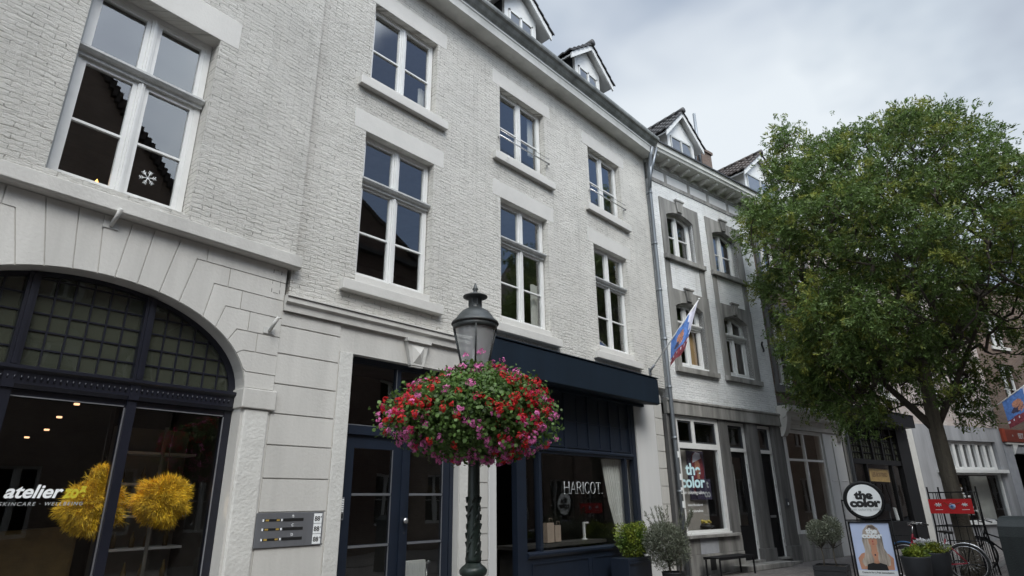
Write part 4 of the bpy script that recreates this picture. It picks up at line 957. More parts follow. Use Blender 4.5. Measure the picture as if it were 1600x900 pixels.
for t in ((a+.1, a+.14, 2.93, 3.46), (-4.26, -4.22, 2.93, 3.46), (-4.10, -4.06, 2.93, 3.46), (b-.16, b-.12, 2.93, 3.46), (a+.14, -4.26, 2.93, 2.97), (a+.14, -4.26, 3.42, 3.46), (-4.06, b-.16, 2.93, 2.97), (-4.06, b-.16, 3.42, 3.46)): d.box(t[0], t[1], y+.02, y+.07, t[2], t[3])
d.build('fanlight_sash', 'charcoal', swo)
g = MB(); g.quad((a+.1, y+.05, .94), (b-.12, y+.05, .94), (b-.12, y+.05, 2.80), (a+.1, y+.05, 2.80)); g.quad((a+.1, y+.045, 2.93), (b-.12, y+.045, 2.93), (b-.12, y+.045, 3.46), (a+.1, y+.045, 3.46)); g.build('shop_pane', 'glass_shop', swo)
text('lettering', 'the', .37, 'letter_blue', swo, (-4.57, y+.035, 2.19), off=.011, w=.58)
text('lettering', 'color', .36, 'letter_blue', swo, (-4.80, y+.035, 1.90), off=.011, w=.93)
text('lettering', 'hair coloring salon', .115, 'letter_white', swo, (-4.80, y+.035, 1.745), w=.86)
text('lettering', 'www.thecolor.nl', .085, 'letter_white', swo, (-4.62, y+.035, 1.475), w=.56)
text('lettering', '/thecolorsalons', .085, 'letter_white', swo, (-4.62, y+.035, 1.34), w=.56)
bp = MB(); bp.box(a+.1, -3.46, .32, .34, .9, 2.79); bp.build('display_panel', 'taupe_panel', swo)
for (a, b, lab) in ((-2.70, -1.78, 0), (-1.28, -.49, 1)):
    f = MB(); y = .10
    f.box(a, a+.07, y, y+.09, .16, 3.56); f.box(b-.09, b, y, y+.09, .16, 3.56); f.box(a+.07, b-.09, y, y+.09, 3.48, 3.56); f.box(a+.07, b-.09, y-.03, y+.09, 2.80, 2.89)
    fo = f.build('door_frame', 'frame_white', bC)
    q = MB()
    for t in ((a+.07, a+.11, 2.89, 3.48), (b-.13, b-.09, 2.89, 3.48), (a+.11, b-.13, 2.89, 2.94), (a+.11, b-.13, 3.44, 3.48)): q.box(t[0], t[1], y+.02, y+.07, t[2], t[3])
    q.build('fanlight_sash', 'charcoal', fo)
    g = MB(); g.quad((a+.1, y+.045, 2.9), (b-.1, y+.045, 2.9), (b-.1, y+.045, 3.47), (a+.1, y+.045, 3.47)); g.build('fanlight_pane', 'glass_shop', fo)
    dm_ = MB(); A_, B_ = a+.07, b-.09
    if lab == 0:
        dm_.box(A_, A_+.12, y+.03, y+.08, .18, 2.80); dm_.box(B_-.16, B_, y+.03, y+.08, .18, 2.80); dm_.box(A_+.12, B_-.16, y+.03, y+.08, .18, .98); dm_.box(A_+.12, B_-.16, y+.03, y+.08, 2.66, 2.80)
        do = dm_.build('door', 'black_paint', bC); g = MB(); g.quad((A_+.1, y+.05, .9), (B_-.15, y+.05, .9), (B_-.15, y+.05, 2.7), (A_+.1, y+.05, 2.7)); g.build('pane', 'glass_shop', do)
        g = MB(); g.box(A_+.1, B_-.22, y+.25, y+.26, .98, 2.5); g.build('blind', 'curtain_white', do)
    else:
        dm_.box(A_, B_, y+.03, y+.07, .18, 2.80); 
        for t in ((A_+.1, B_-.1, 2.6, 2.63), (A_+.1, B_-.1, 1.35, 1.38), (A_+.1, B_-.1, 1.0, 1.03), (A_+.1, B_-.1, .35, .38)): dm_.box(t[0], t[1], y+.015, y+.029, t[2], t[3])
        for (z0, z1) in ((1.38, 2.6), (.38, 1.0)):
            dm_.box(A_+.1, A_+.13, y+.015, y+.029, z0, z1); dm_.box(B_-.13, B_-.1, y+.015, y+.029, z0, z1)
        do = dm_.build('door', 'black_paint', bC)
        g = MB(); g.box((A_+B_)/2-.14, (A_+B_)/2+.14, y+.008, y+.0145, 1.14, 1.20); g.build('letter_flap', 'steel', do)
    for z in (.55, 1.25, 1.95, 2.45): h = MB(); h.box(B_-.005, B_+.03, y-.012, y-.001, z-.05, z+.05); h.build('hinge', 'grey_sill', do)
stp = MB(); stp.box(-3.25, -1.2, -.42, .3, 0, .12, bev=.015); stp.box(-2.7, -.49, -.05, .3, .121, .165); stp.box(-1.75, -.3, -.2, -.02, 0, .06, bev=.01); stp.build('door_step', 'bluestone', bC)
nb = MB(); nb.box(-.40, -.29, -.065, -.021, 1.42, 1.62, bev=.006); nb.build('bell', 'charcoal', bC)
nb = MB(); nb.box(-.37, -.32, -.068, -.0655, 1.45, 1.52); nb.build('bell_button', 'sign_white', bC)
ank = MB(); ank.prism([(-.36+.03*math.sin(k), 5.75+k*.045) for k in range(8)]+[(-.30+.03*math.sin(k), 5.75+k*.045) for k in range(7, -1, -1)], -.03, -.002); ank.build('wall_anchor', 'letter_black', bC)
shell(bC, UL, 0.0, 0, 10.9, 5.0, (3.9, 7.4), 'interior_wall', y0=.3)
# drainpipe at the joint between B and C
dp = MB(); xx = -5.10
pts = [(xx-.12, -.42, 10.75), (xx-.1, -.32, 10.5), (xx-.02, -.16, 10.0), (xx, -.12, 9.7), (xx, -.12, 3.2), (xx, -.12, .05)]
dp.tube(pts, .05, 12)
for z in (9.5, 8.0, 6.7, 5.4, 4.2, 3.0, 1.8): dp.tube([(xx, -.12, z-.03), (xx, -.12, z+.03)], .062, 12); dp.box(xx-.015, xx+.015, -.06, .0, z-.01, z+.01)
dp.build('drainpipe', 'zinc', bC)
bx2 = MB(); bx2.tube([(xx-.02, -.28, 10.55), (xx-.08, -.2, 9.6)], .04, 10); bx2.tube([(xx+.08, -.42, 10.8), (xx-.05, -.2, 9.9)], .04, 10); bx2.build('gutter_outlet', 'zinc', bC)
for (z, c_) in ((2.55, 0), (2.05, 0), (1.75, 0), (1.45, 0)): stk = MB(); stk.box(xx-.03, xx+.03, -.176, -.171, z, z+.14); stk.build('pipe_sticker', 'sign_white', bC)
# salon things
def toC(u, y, z): c_, s_ = math.cos(CA), math.sin(CA); return (C0[0]+u*c_-y*s_, C0[1]+u*s_+y*c_, z)
ps = empty('framed_portrait', toC(-3.84, .27, 1.62), CA, 'tall warm portrait of a long haired woman in a hat hanging inside the salon window', 'poster')
p = MB(); p.box(-.33, .33, 0, .03, 0, 1.15); p.build('backing', 'flag_dark', ps)
p = MB(); p.prism([(-.22, .15), (.20, .15), (.30, .7), (.22, 1.05), (.05, 1.14), (-.12, 1.08), (-.2, .9), (-.14, .6)], -.004, -.001); p.build('hair', 'flag_red', ps)
p = MB(); p.prism([(.03+.11*math.cos(t*math.pi/8), .78+.16*math.sin(t*math.pi/8)) for t in range(16)], -.008, -.005); p.prism([(-.02, .45), (.09, .45), (.08, .66), (-.0, .66)], -.008, -.005); p.build('face', 'flag_skin', ps)
p = MB(); p.prism([(-.16, .86), (.20, .98), (.17, 1.1), (.0, 1.13), (-.13, 1.04)], -.012, -.009); p.build('hat', 'flag_white', ps)
ps2 = empty('salon_plaque', toC(-3.62, .21, 1.62), CA, 'dark plaque with pale letters below the portrait in the salon window', 'sign')
p = MB(); p.box(-.38, .20, -.0, .02, 0, .48); p.build('board', 'flag_dark', ps2)
text('lettering', 't', .25, 'letter_pale', ps2, (.02, -.004, .28), off=.008); text('lettering', 'co', .25, 'letter_pale', ps2, (-.10, -.004, .06), off=.008)
bwl = empty('flower_bowl', toC(-3.75, .22, .95), CA, 'black bowl with yellow and white flowers on the salon window ledge', 'bowl')
p = MB(); p.lathe([(.08, 0), (.16, .05), (.17, .07), (.1, .10), (.001, .11)], (0, 0, 0), 18); p.build('bowl', 'letter_black', bwl)
p = MB()
for k in range(9): p.lathe([(.001, -.03), (.035, -.01), (.04, .01), (.001, .035)], (random.uniform(-.10, .13), random.uniform(-.08, .08), .13+random.random()*.05), 8)
p.build('blossoms', 'petal_yellow', bwl)
# bench
bn = empty('bench', toC(-3.90, -.62, 0), CA, 'low black metal bench against the grey stone plinth of the salon', 'bench')
p = MB(); p.box(-.74, .64, -.02, .40, .375, .40); 
p.build('seat', 'black_paint', bn)
p = MB(); p.box(-.74, .64, -.022, .0, .345, .374); p.box(-.74, .64, .37, .395, .345, .374); p.build('seat_rail', 'black_paint', bn)
for (u, y) in ((-.72, 0), (.60, 0), (-.72, .36), (.60, .36)): p = MB(); p.box(u, u+.03, y-.015, y+.015, 0, .344); p.build('leg', 'black_paint', bn)
# ================================================================== building D : dark stone house with white shopfront
bD = empty('dark_stone_house', (C0[0], C0[1], 0), CA, 'dark brick and grey stone house with a white corniced shopfront, half hidden by the tree', 'house')
D0, D1 = 0.02, 3.62
opD = [(.29, 1.50, 4.83, 7.20), (2.12, 3.33, 4.83, 7.20), (.29, 1.50, 8.2, 9.92), (2.12, 3.33, 8.2, 9.92)]
w = MB(); wall(w, D0, D1, 4.2, 10.6, opD, 0, .28); w.build('wall', 'brown_brick', bD)
s = MB()
for (a, b, c, d) in opD:
    s.box(a-.2, a, -.03, .1, c, d); s.box(b, b+.2, -.03, .1, c, d); s.box(a-.24, b+.24, -.035, .1, d+.001, d+.32); s.box(a-.24, b+.24, -.06, .1, c-.22, c-.001)
s.box(1.56, 1.86, -.045, -.031, 5.0, 6.8); s.box(D0, D1, -.025, .1, 4.20, 4.28)
s.build('window_surround', 'bluestone_dark', bD)
for i, (a, b, c, d) in enumerate(opD):
    window(bD, a+.02, b-.02, c, d, .16, zt=6.33 if c < 6 else None, bars=(.5,) if c < 6 else (.33, .66), tmat='frame_white', fw=.07, back=('curtain_blue', b-.5, b-.1, c+.05, d-.1) if (i == 2) else None)
c = MB(); c.profile([(.1, 10.6), (-.35, 10.65), (-.4, 10.85), (.1, 10.85)], D0, D1); c.build('cornice', 'cornice_white', bD)
gable_roof(bD, D0, D1, 10.87, 14.2, 5.0, y0=-.1, tiles=False)
dormer(bD, .95, 3.0, 11.1, 12.55, 13.45, .4, 3.2, tile='roof_tile_brown', style=1, over=.28)
dc = MB(); dc.profile([(-.38, 4.05), (-.38, 4.14), (-.34, 4.17), (.05, 4.17), (.05, 3.55), (-.06, 3.55), (-.08, 3.68), (-.14, 3.72), (-.16, 3.80), (-.28, 3.86), (-.30, 3.95), (-.36, 3.99)], D0-.12, 3.58)
dco = dc.build('shop_cornice', 'white_stone', bD)
cs = MB()
for u in (D0-.1, 3.30): cs = MB(); cs.profile([(-.30, 3.86), (-.20, 3.5), (-.10, 3.32), (-.02, 3.30), (-.02, 3.86)], u, u+.22); cs.build('console', 'white_stone', dco)
fw_ = MB(); y = .03
for t in ((.16, .26, .69, 3.54), (2.28, 2.38, .69, 3.54), (.26, 2.28, .69, .78), (.26, 2.28, 3.44, 3.54), (1.22, 1.29, .78, 3.44), (.26, 1.22, 2.65, 2.71), (1.29, 2.28, 2.65, 2.71)): fw_.box(t[0], t[1], y, y+.08, t[2], t[3])
fwo = fw_.build('shop_window', 'frame_white', bD)
g = MB(); g.quad((.2, y+.04, .7), (2.3, y+.04, .7), (2.3, y+.04, 3.5), (.2, y+.04, 3.5)); g.build('shop_pane', 'glass_shop', fwo)
pw = MB(); pw.box(D0, .159, -.02, .26, .69, 3.54); pw.build('pier', 'white_smooth', bD, bevel=.01); pw = MB(); pw.box(2.381, 3.60, -.02, .26, 0, 3.54); pw.box(2.9, 3.05, -.05, -.021, .3, 3.3); pw.box(2.5, 3.5, -.032, -.021, 2.1, 2.13); pw.build('pier', 'white_smooth', bD, bevel=.01)
pw = MB(); pw.box(D0+.02, 2.37, -.03, .26, 0, .689); pw.build('stall_riser', 'bluestone', bD, bevel=.01)
for k, (u, y, z) in enumerate(((.75, 1.0, 2.55), (1.45, 1.6, 2.62))):
    l_ = empty('pendant_bulb', toC(u, y, z), CA, 'warm hanging bulb behind the left half of the white framed shop window' if k == 0 else 'warm hanging bulb behind the right half of the white framed shop window', 'light bulb')
    p = MB(); p.lathe([(.001, -.08), (.035, -.05), (.04, -.02), (.015, .03), (.012, .05)], (0, 0, 0), 12); p.build('bulb', 'warm_bulb', l_)
    p = MB(); p.tube([(0, 0, .05), (0, 0, .9)], .005, 5); p.build('cord', 'letter_black', l_)
rk = empty('clothes_rack', toC(.75, .9, .2), CA, 'blue and dark clothes hanging behind the white framed shop window', 'clothes')
for k in range(5):
    p = MB(); u = k*.11-.2; p.prism([(u, 0), (u+.12, .0), (u+.1, 1.05), (u+.05, 1.15), (u+.01, 1.05)], k*.05, k*.05+.03); p.build('garment', ['flag_blue', 'flag_dark', 'charcoal', 'flag_blue', 'flag_dark'][k], rk)
p = MB(); p.tube([(-.4, .1, 1.18), (1.1, .1, 1.18)], .012, 6); p.tube([(-.4, .1, 1.18), (-.4, .1, -.2)], .012, 6); p.tube([(1.1, .1, 1.18), (1.1, .1, -.2)], .012, 6); p.build('rail', 'steel', rk)
shell(bD, D0, D1, 0, 10.8, 5, (4.0, 7.6), 'interior_wall')
# ================================================================== building E : black shopfront
bE = empty('black_shop_house', (C0[0], C0[1], 0), CA, 'pale pinkish brick house above a black shopfront with a gridded top window', 'house')
E0, E1 = 3.66, 9.62
opE = [(4.6, 5.8, 5.2, 7.3), (7.45, 8.85, 5.2, 7.3), (4.6, 5.8, 8.2, 9.8), (7.45, 8.85, 8.2, 9.8)]
w = MB(); wall(w, E0, E1, 4.3, 10.6, opE, 0, .28); w.build('wall', 'pink_brick', bE)
for (a, b, c, d) in opE: window(bE, a+.02, b-.02, c, d, .13, zt=c+1.4 if c < 6 else None, bars=(.5,), sill=(a-.1, b+.1, c-.15, c-.002, .08))
c = MB(); c.profile([(.1, 10.6), (-.35, 10.65), (-.4, 10.85), (.1, 10.85)], E0, E1); c.build('cornice', 'cornice_white', bE)
gable_roof(bE, E0, E1, 10.87, 14.2, 5.0, y0=-.1, mat='roof_red', tiles=False)
f = MB(); f.box(3.70, 8.85, -.42, -.01, 4.03, 4.46); f.box(3.70, 8.85, -.44, -.01, 4.461, 4.49); f.build('awning_cassette', 'black_paint', bE)
f = MB(); y = .0
f.box(3.95, 4.25, y, y+.12, 0, 4.02); f.box(8.0, 9.0, y-.03, y+.12, 0, 4.1); f.box(4.25, 8.0, y, y+.1, 2.68, 2.84); f.box(4.25, 8.0, y, y+.1, .70, .84); f.box(4.25, 8.0, y+.02, y+.1, 0, .70); f.box(4.25, 8.0, y, y+.1, 3.94, 4.02)
for u in (5.02, 5.85, 6.67, 7.5): f.box(u-.05, u+.05, y, y+.1, 2.84, 3.94)
for u in (5.15, 7.15): f.box(u-.04, u+.04, y, y+.1, .84, 2.68)
n = 0
for z in (3.06, 3.28, 3.50, 3.72): f.box(4.25, 8.0, y+.045, y+.07, z-.011, z+.011)
for k in range(18): u = 4.35+k*.2; f.box(u-.009, u+.009, y+.046, y+.069, 2.84, 3.94)
fo = f.build('black_shopfront', 'black_paint', bE)
g = MB(); g.quad((4.25, .06, .84), (8.0, .06, .84), (8.0, .06, 2.68), (4.25, .06, 2.68)); g.build('shop_pane', 'glass_shop', fo)
g = MB(); g.quad((4.25, .075, 2.84), (8.0, .075, 2.84), (8.0, .075, 3.94), (4.25, .075, 3.94)); g.build('leaded_pane', 'glass_old', fo)
f = MB(); f.box(3.68, 3.94, -.02, .2, 0, 4.02); f.build('pier', 'bluestone', bE)
f = MB(); f.box(9.01, E1, -.01, .2, 0, 4.299); f.build('side_wall', 'white_rough', bE)
dp = MB(); dp.tube([(3.78, -.3, 4.9), (3.86, -.1, 4.4), (3.88, -.08, 0)], .045, 10); dp.build('drainpipe', 'zinc', bE)
sg = empty('wooden_shop_sign', toC(6.35, .16, 2.14), CA, 'aged golden board with worn letters hanging inside the black shop window', 'sign')
p = MB(); p.prism([(-.75, 0), (.78, -.02), (.82, .40), (-.72, .42)], 0, .03); p.build('board', 'gold', sg)
text('lettering', 'LES BOTTINES', .20, 'wood', sg, (.02, -.004, .15), align='CENTER', off=.004, sx=.95)
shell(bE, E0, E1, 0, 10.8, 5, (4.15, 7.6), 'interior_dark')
bk = empty('open_book', toC(7.35, .25, .86), CA, 'white open booklet standing at the bottom of the black shop window', 'book')
p = MB(); p.prism([(-.14, 0), (.0, .0), (-.1, .42), (-.22, .42)], 0, .01); p.prism([(.01, 0), (.15, .0), (.03, .40), (-.09, .42)], .0, .01); p.build('pages', 'sign_white', bk)
# ================================================================== building F : pale grey art space
bF = empty('pale_grey_house', (F0[0], F0[1], 0), FA, 'pale house behind the tree trunk with white slats above its wide shop window', 'house')
opF = [(1.2, 2.4, 5.0, 7.0), (3.2, 4.4, 5.0, 7.0), (1.2, 2.4, 7.9, 9.4), (3.2, 4.4, 7.9, 9.4)]
w = MB(); wall(w, .02, 5.72, 4.3, 10.2, opF, 0, .28); w.build('wall', 'pink_brick', bF)
for (a, b, c, d) in opF: window(bF, a+.02, b-.02, c, d, .13, bars=(.5,), sill=(a-.1, b+.1, c-.15, c-.002, .08))
w = MB(); wall(w, .02, 5.72, 0, 4.299, [(1.45, 5.2, .68, 3.73)], .0, .34); w.build('ground_wall', 'grey_render', bF)
c = MB(); c.profile([(.1, 10.2), (-.35, 10.25), (-.4, 10.45), (.1, 10.45)], .02, 5.72); c.build('cornice', 'cornice_white', bF)
gable_roof(bF, .02, 5.72, 10.47, 13.6, 5.0, y0=-.1, tiles=False)
f = MB()
for t in ((1.46, 5.19, 3.60, 3.725), (1.46, 5.19, 2.62, 2.72)): f.box(t[0], t[1], .14, .22, t[2], t[3])
for k in range(8): u = 1.56+k*.5; f.box(u-.085, u+.085, .12, .22, 2.72, 3.60)
so = f.build('slatted_fanlight', 'frame_white', bF)
g = MB(); g.quad((1.46, .21, 2.7), (5.19, .21, 2.7), (5.19, .21, 3.65), (1.46, .21, 3.65)); g.build('pane', 'glass', so)
f = MB(); f.box(1.0, 5.45, -.12, .13, 2.49, 2.615); f.box(1.4, 5.25, -.08, .13, .58, .675); f.build('shop_ledge', 'frame_white', bF)
f = MB(); 
for t in ((1.46, 1.56, .68, 2.48), (1.95, 2.03, .74, 2.42), (5.10, 5.19, .68, 2.48), (1.56, 5.10, .68, .74), (1.56, 5.10, 2.42, 2.48)): f.box(t[0], t[1], .1, .18, t[2], t[3])
fo = f.build('shop_window', 'frame_white', bF)
g = MB(); g.quad((1.5, .15, .68), (5.15, .15, .68), (5.15, .15, 2.48), (1.5, .15, 2.48)); g.build('shop_pane', 'glass_shop', fo)
f = MB(); f.box(3.95, 5.1, .6, .64, .7, 2.4); f.build('display_panel', 'curtain_white', fo)
for k, tx in enumerate(('SAC*', 'Space', 'for Art and', 'Culture', '> Events', '> Workshops', '> Pop-up Gallery')):
    text('lettering', tx, .15 if k < 4 else .105, 'letter_white', fo, (2.17+.035*k, .135, 1.84-.13*k), off=.003)
text('lettering', 'www.spaceforart.nl', .06, 'letter_pale', fo, (2.42, .135, .93))
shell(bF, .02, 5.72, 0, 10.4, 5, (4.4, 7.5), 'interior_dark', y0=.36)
sc = empty('portrait_painting', (F0[0]+3.3*math.cos(FA)-.9*math.sin(FA), F0[1]+3.3*math.sin(FA)+.9*math.cos(FA), .75), FA, 'muted figure artwork leaning behind the glass of the pale art space', 'artwork')
p = MB(); p.box(-.45, .5, 0, .03, 0, 1.35); p.build('canvas', 'wood', sc); p = MB(); p.prism([(-.2, .05), (.4, .05), (.3, .6), (.12, .95), (-.02, .9), (-.1, .55)], -.004, -.001); p.build('figure', 'paper', sc)
# iron bracket sign
ib = empty('wrought_iron_bracket', (F0[0]+5.05*math.cos(FA), F0[1]+5.05*math.sin(FA), 4.35), FA, 'curly black wrought iron sign bracket on the pale brick right of the tree', 'bracket')
p = MB()
def scroll(cx, cz, r, turns=1.6, st=0, hand=1):
    return [(cx+hand*r*(1-.62*t/20)*math.cos(st+turns*2*math.pi*t/20)*1.0, -.06, cz+r*(1-.62*t/20)*math.sin(st+turns*2*math.pi*t/20)) for t in range(21)]
for (cx_, cz_, r_, h_) in ((-.1, 1.45, .27, 1), (.25, 1.0, .2, -1), (-.3, .85, .22, -1), (.0, .45, .2, 1), (.35, .35, .17, -1), (-.35, .25, .17, 1)): p.tube(scroll(cx_, cz_, r_, hand=h_), .016, 6)
p.tube([(-.55, -.06, 1.0), (-.5, -.06, .6), (-.3, -.06, .1), (.0, -.06, .0), (.5, -.06, .08)], .016, 6); p.tube([(.5, -.06, 1.3), (.52, -.06, .6), (.5, -.06, .08)], .016, 6); p.tube([(-.3, -.06, 1.7), (.2, -.06, 1.72), (.5, -.06, 1.3)], .014, 6)
for (uu, zz) in ((-.3, .1), (.5, .1), (.5, 1.3)): p.tube([(uu, -.06, zz), (uu, .0, zz)], .012, 6)
p.build('scrollwork', 'letter_black', ib)
# ================================================================== building G : restaurant
bG = empty('brown_brick_house', (F0[0], F0[1], 0), FA, 'dark brick house at the right edge with a red brown restaurant sign', 'house')
w = MB(); wall(w, 5.74, 14, 4.2, 10.8, [(7.0, 8.2, 5.0, 7.2), (10, 11.2, 5.0, 7.2), (7.0, 8.2, 8.0, 9.6), (10, 11.2, 8.0, 9.6)], 0, .28); w.build('wall', 'brown_brick', bG)
for (a, b, c, d) in [(7.0, 8.2, 5.0, 7.2), (10, 11.2, 5.0, 7.2), (7.0, 8.2, 8.0, 9.6), (10, 11.2, 8.0, 9.6)]: window(bG, a+.02, b-.02, c, d, .13, bars=(.5,), sill=(a-.1, b+.1, c-.15, c-.002, .08))
w = MB(); wall(w, 5.74, 14, 0, 4.199, [(6.35, 9.5, 0, 3.3), (10, 13, .6, 3.3)], .0, .28); w.build('ground_wall', 'bluestone_light', bG)
f = MB(); f.box(5.95, 9.5, -.09, -.001, 3.76, 4.28); so = f.build('restaurant_sign', 'sign_brown', bG)
f = MB(); f.box(5.75, 5.948, -.1, -.001, 3.76, 4.30); f.build('sign_end', 'banner_orange', so)
f = MB(); f.prism([(6.45+.05*math.cos(k*math.pi/5)*(1 if k % 2 else .45), 4.02+.05*math.sin(k*math.pi/5)*(1 if k % 2 else .45)) for k in range(10)], -.096, -.0905); f.build('star', 'letter_pale', so)
text('lettering', 'EET', .30, 'letter_pale', so, (6.85, -.093, 3.92), off=.006, sx=.8)
f = MB(); f.box(5.9, 9.5, -.06, .0, 3.66, 3.75); f.prism([(6.35, 3.66), (6.75, 3.66), (6.35, 3.25)], -.05, .0); f.build('shop_cornice', 'frame_white', bG)
gable_roof(bG, 5.74, 14, 10.8, 14, 5.0, y0=-.1, tiles=False)
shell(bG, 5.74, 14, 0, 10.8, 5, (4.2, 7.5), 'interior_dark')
# far houses continuing the street
for k, (u0, u1, h, m_) in enumerate(((14.1, 20, 11.2, 'white_brick'), (20.1, 27, 10, 'red_brick'))):
    t = empty('far_house', (F0[0], F0[1], 0), FA, ['white brick house beyond the restaurant, hidden behind the tree', 'red brick house at the end of the street behind the tree'][k], 'house', 'houses at the end of the street')
    ops = [(u0+1+i*2.1, u0+2.1+i*2.1, z, z+1.9) for i in range(2) for z in (1, 4.6, 7.6)]
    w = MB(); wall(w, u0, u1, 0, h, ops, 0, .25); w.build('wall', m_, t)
    for (a, b, c, d) in ops: window(t, a, b, c, d, .1, bars=(.5,))
    gable_roof(t, u0, u1, h, h+3, 5, y0=-.1, tiles=False); shell(t, u0, u1, 0, h-.1, 5, (4, 7), 'interior_dark')
t = flg2 = empty('street_flag', (29.8, 2.62+.9, 4.72), FA, 'blue printed flag on a slanting white pole at the right edge of the picture', 'flag', 'printed flags on slanting poles')
t.location = (F0[0]+5.33*math.cos(FA), F0[1]+5.33*math.sin(FA), 4.99)
P0 = Vector((0, 0, 0)); P1 = Vector((.3, -2.2, 1.3))
p = MB(); p.tube([P0, P1], .022, 10); p.build('pole', 'frame_white', t)
p = MB(); p.box(-.05, .05, -.02, 0, -.08, .08); p.build('socket', 'zinc', t)
flag_mesh(t, P1*.26, P1*.8, Vector((.04, .0, -1.1)), Vector((-.05, .1, -1.35)), fold=.03)
# ================================================================== houses across the street (seen in the glass)
opp = [(-14, -1.2, 10.2, 3.2, 'red_brick'), (-1.1, 8.1, 9.4, 5.3, 'opposite_brick'), (8.2, 15.0, 10.9, 2.3, 'red_brick'), (15.1, 25, 9.6, 2.4, 'opposite_brick'), (25.1, 35, 12, 3.4, 'opposite_brick')]
labs = ['red brick house across the street, far left behind the viewer', 'dark brick house with a steep gable across the street behind the viewer', 'wide red brick house with a low gable across the street', 'dark brick house across the street right of the low gable', 'tallest dark brick house across the street']
for k, (x0, x1, h, rh, m_) in enumerate(opp):
    t = empty('opposite_house', ((x0+x1)/2, -4.2-.15*(k % 2), 0), math.pi, labs[k], 'house', 'houses across the street')
    hw = (x1-x0)/2-.01; nW = max(2, int((x1-x0)/2)); ops = []
    for j in range(nW):
        c_ = -hw+(j+.5)*2*hw/nW
        for z in (.9, 4.3, 7.0):
            if z+1.7 < h-.3: ops.append((c_-.5, c_+.5, z, z+1.75))
    w = MB(); wall(w, -hw, hw, 0, h, ops, 0, .25); w.build('wall', m_, t)
    for (a, b, c, d) in ops: window(t, a, b, c, d, .12, bars=(.5,))
    c = MB(); c.box(-hw, hw, -.3, .1, h, h+.2); c.build('cornice', 'charcoal', t)
    shell(t, -hw, hw, 0, h-.1, 4.5, (3.9, 6.7), 'interior_dark')
    if k in (1, 2):      # gable towards the street
        g = MB(); g.prism([(-hw, h+.2), (hw, h+.2), (0, h+rh)], -.02, 5); g.build('gable', m_, t)
        g = MB()
        for i in range(34):
            for sg in (-1, 1):
                x = sg*hw*(1-i/34); z = h+.2+(rh-.2)*i/34; g.box(min(x, x-sg*hw/34*1.3), max(x, x-sg*hw/34*1.3), -.15, 5, z, z+.14+(rh/34))
        g.build('roof', 'roof_red', t)
    else: gable_roof(t, -hw, hw, h+.15, h+rh, 4, y0=-.25, mat='roof_red', tiles=False)
for k in range(3):
    t = empty('opposite_house', (35.5+.5*11.4*.92+k*11.5*.92, -4.4-(.5*11.4+k*11.5)*.39, 0), math.pi+FA, ['dark brick house at the bend across the street', 'second brick house past the bend across the street', 'last brick house past the bend across the street'][k], 'house', 'houses across the street')
    hw = 5.7; ops = [(-hw+1+j*2.6, -hw+2+j*2.6, z, z+1.75) for j in range(4) for z in (.9, 4.3, 7.6)]
    w = MB(); wall(w, -hw, hw, 0, 11.5, ops, 0, .25); w.build('wall', 'opposite_brick' if k != 1 else 'red_brick', t)
    for (a, b, c, d) in ops: window(t, a, b, c, d, .12, bars=(.5,))
    shell(t, -hw, hw, 0, 11.4, 4.5, (3.9, 7.2), 'interior_dark'); gable_roof(t, -hw, hw, 11.5, 15, 4, y0=-.25, mat='roof_red', tiles=False)
# ================================================================== street lamp with flower basket
LX, LY = 4.58, 4.77
lp = empty('street_lamp', (LX, LY, 0), R(20), 'dark green cast iron street lamp with a grey lantern carrying a big flower ball', 'street lamp')
p = MB(); p.lathe([(.20, 0), (.20, .12), (.17, .16), (.155, .25), (.15, .75), (.165, .80), (.15, .84), (.10, .88), (.105, .92), (.135, .945), (.14, .98), (.115, 1.01), (.085, 1.03), (.075, 1.05)], (0, 0, 0), 24); p.build('pedestal', 'lamp_green', lp)
p = MB(); pr_ = [(.078, 1.05), (.082, 1.08), (.074, 1.12), (.07, 1.25), (.066, 1.5), (.062, 1.8), (.058, 2.4), (.055, 2.86)]
p.lathe(pr_, (0, 0, 0), 24)
for k in range(5):      # cast leaf relief winding up the shaft
    for i in range(7):
        a = k*1.256+i*.35; z = 1.1+i*.085; r_ = .07
        p.tube([(r_*math.cos(a), r_*math.sin(a), z), ((r_+.006)*math.cos(a+.25), (r_+.006)*math.sin(a+.25), z+.05), (r_*math.cos(a+.45), r_*math.sin(a+.45), z+.055)], [.008, .012, .004], 6)
p.build('post', 'lamp_green', lp)
p = MB(); p.lathe([(.05, 2.86), (.07, 2.88), (.075, 2.92), (.05, 2.95), (.06, 2.985), (.15, 3.0), (.15, 3.015), (.05, 3.02)], (0, 0, 0), 20); p.build('lantern_base', 'lamp_grey', lp); p = MB()
p.lathe([(.262, 3.50), (.27, 3.51), (.262, 3.53), (.225, 3.56), (.20, 3.60), (.155, 3.655), (.10, 3.69), (.075, 3.70), (.072, 3.72), (.072, 3.80), (.10, 3.815), (.14, 3.83), (.14, 3.842), (.10, 3.86), (.05, 3.88), (.03, 3.89), (.022, 3.91), (.035, 3.93), (.022, 3.95), (.012, 3.99), (.001, 4.01)], (0, 0, 0), 32)
for k in range(8): a = k*math.pi/4; p.box(.074*math.cos(a)-.006, .074*math.cos(a)+.006, .074*math.sin(a)-.006, .074*math.sin(a)+.006, 3.72, 3.80)
p.lathe([(.245, 3.44), (.255, 3.505), (.23, 3.505), (.225, 3.44)], (0, 0, 0), 32)
p.build('lantern_cap', 'lamp_grey', lp)
p = MB()
for k in range(4):
    a = k*math.pi/2+.5; p.tube([(.142*math.cos(a), .142*math.sin(a), 3.01), (.24*math.cos(a), .24*math.sin(a), 3.46)], .010, 6)
p.tube([(.145*math.cos(k*math.pi/12), .145*math.sin(k*math.pi/12), 3.02) for k in range(24)], .012, 6, closed=True)
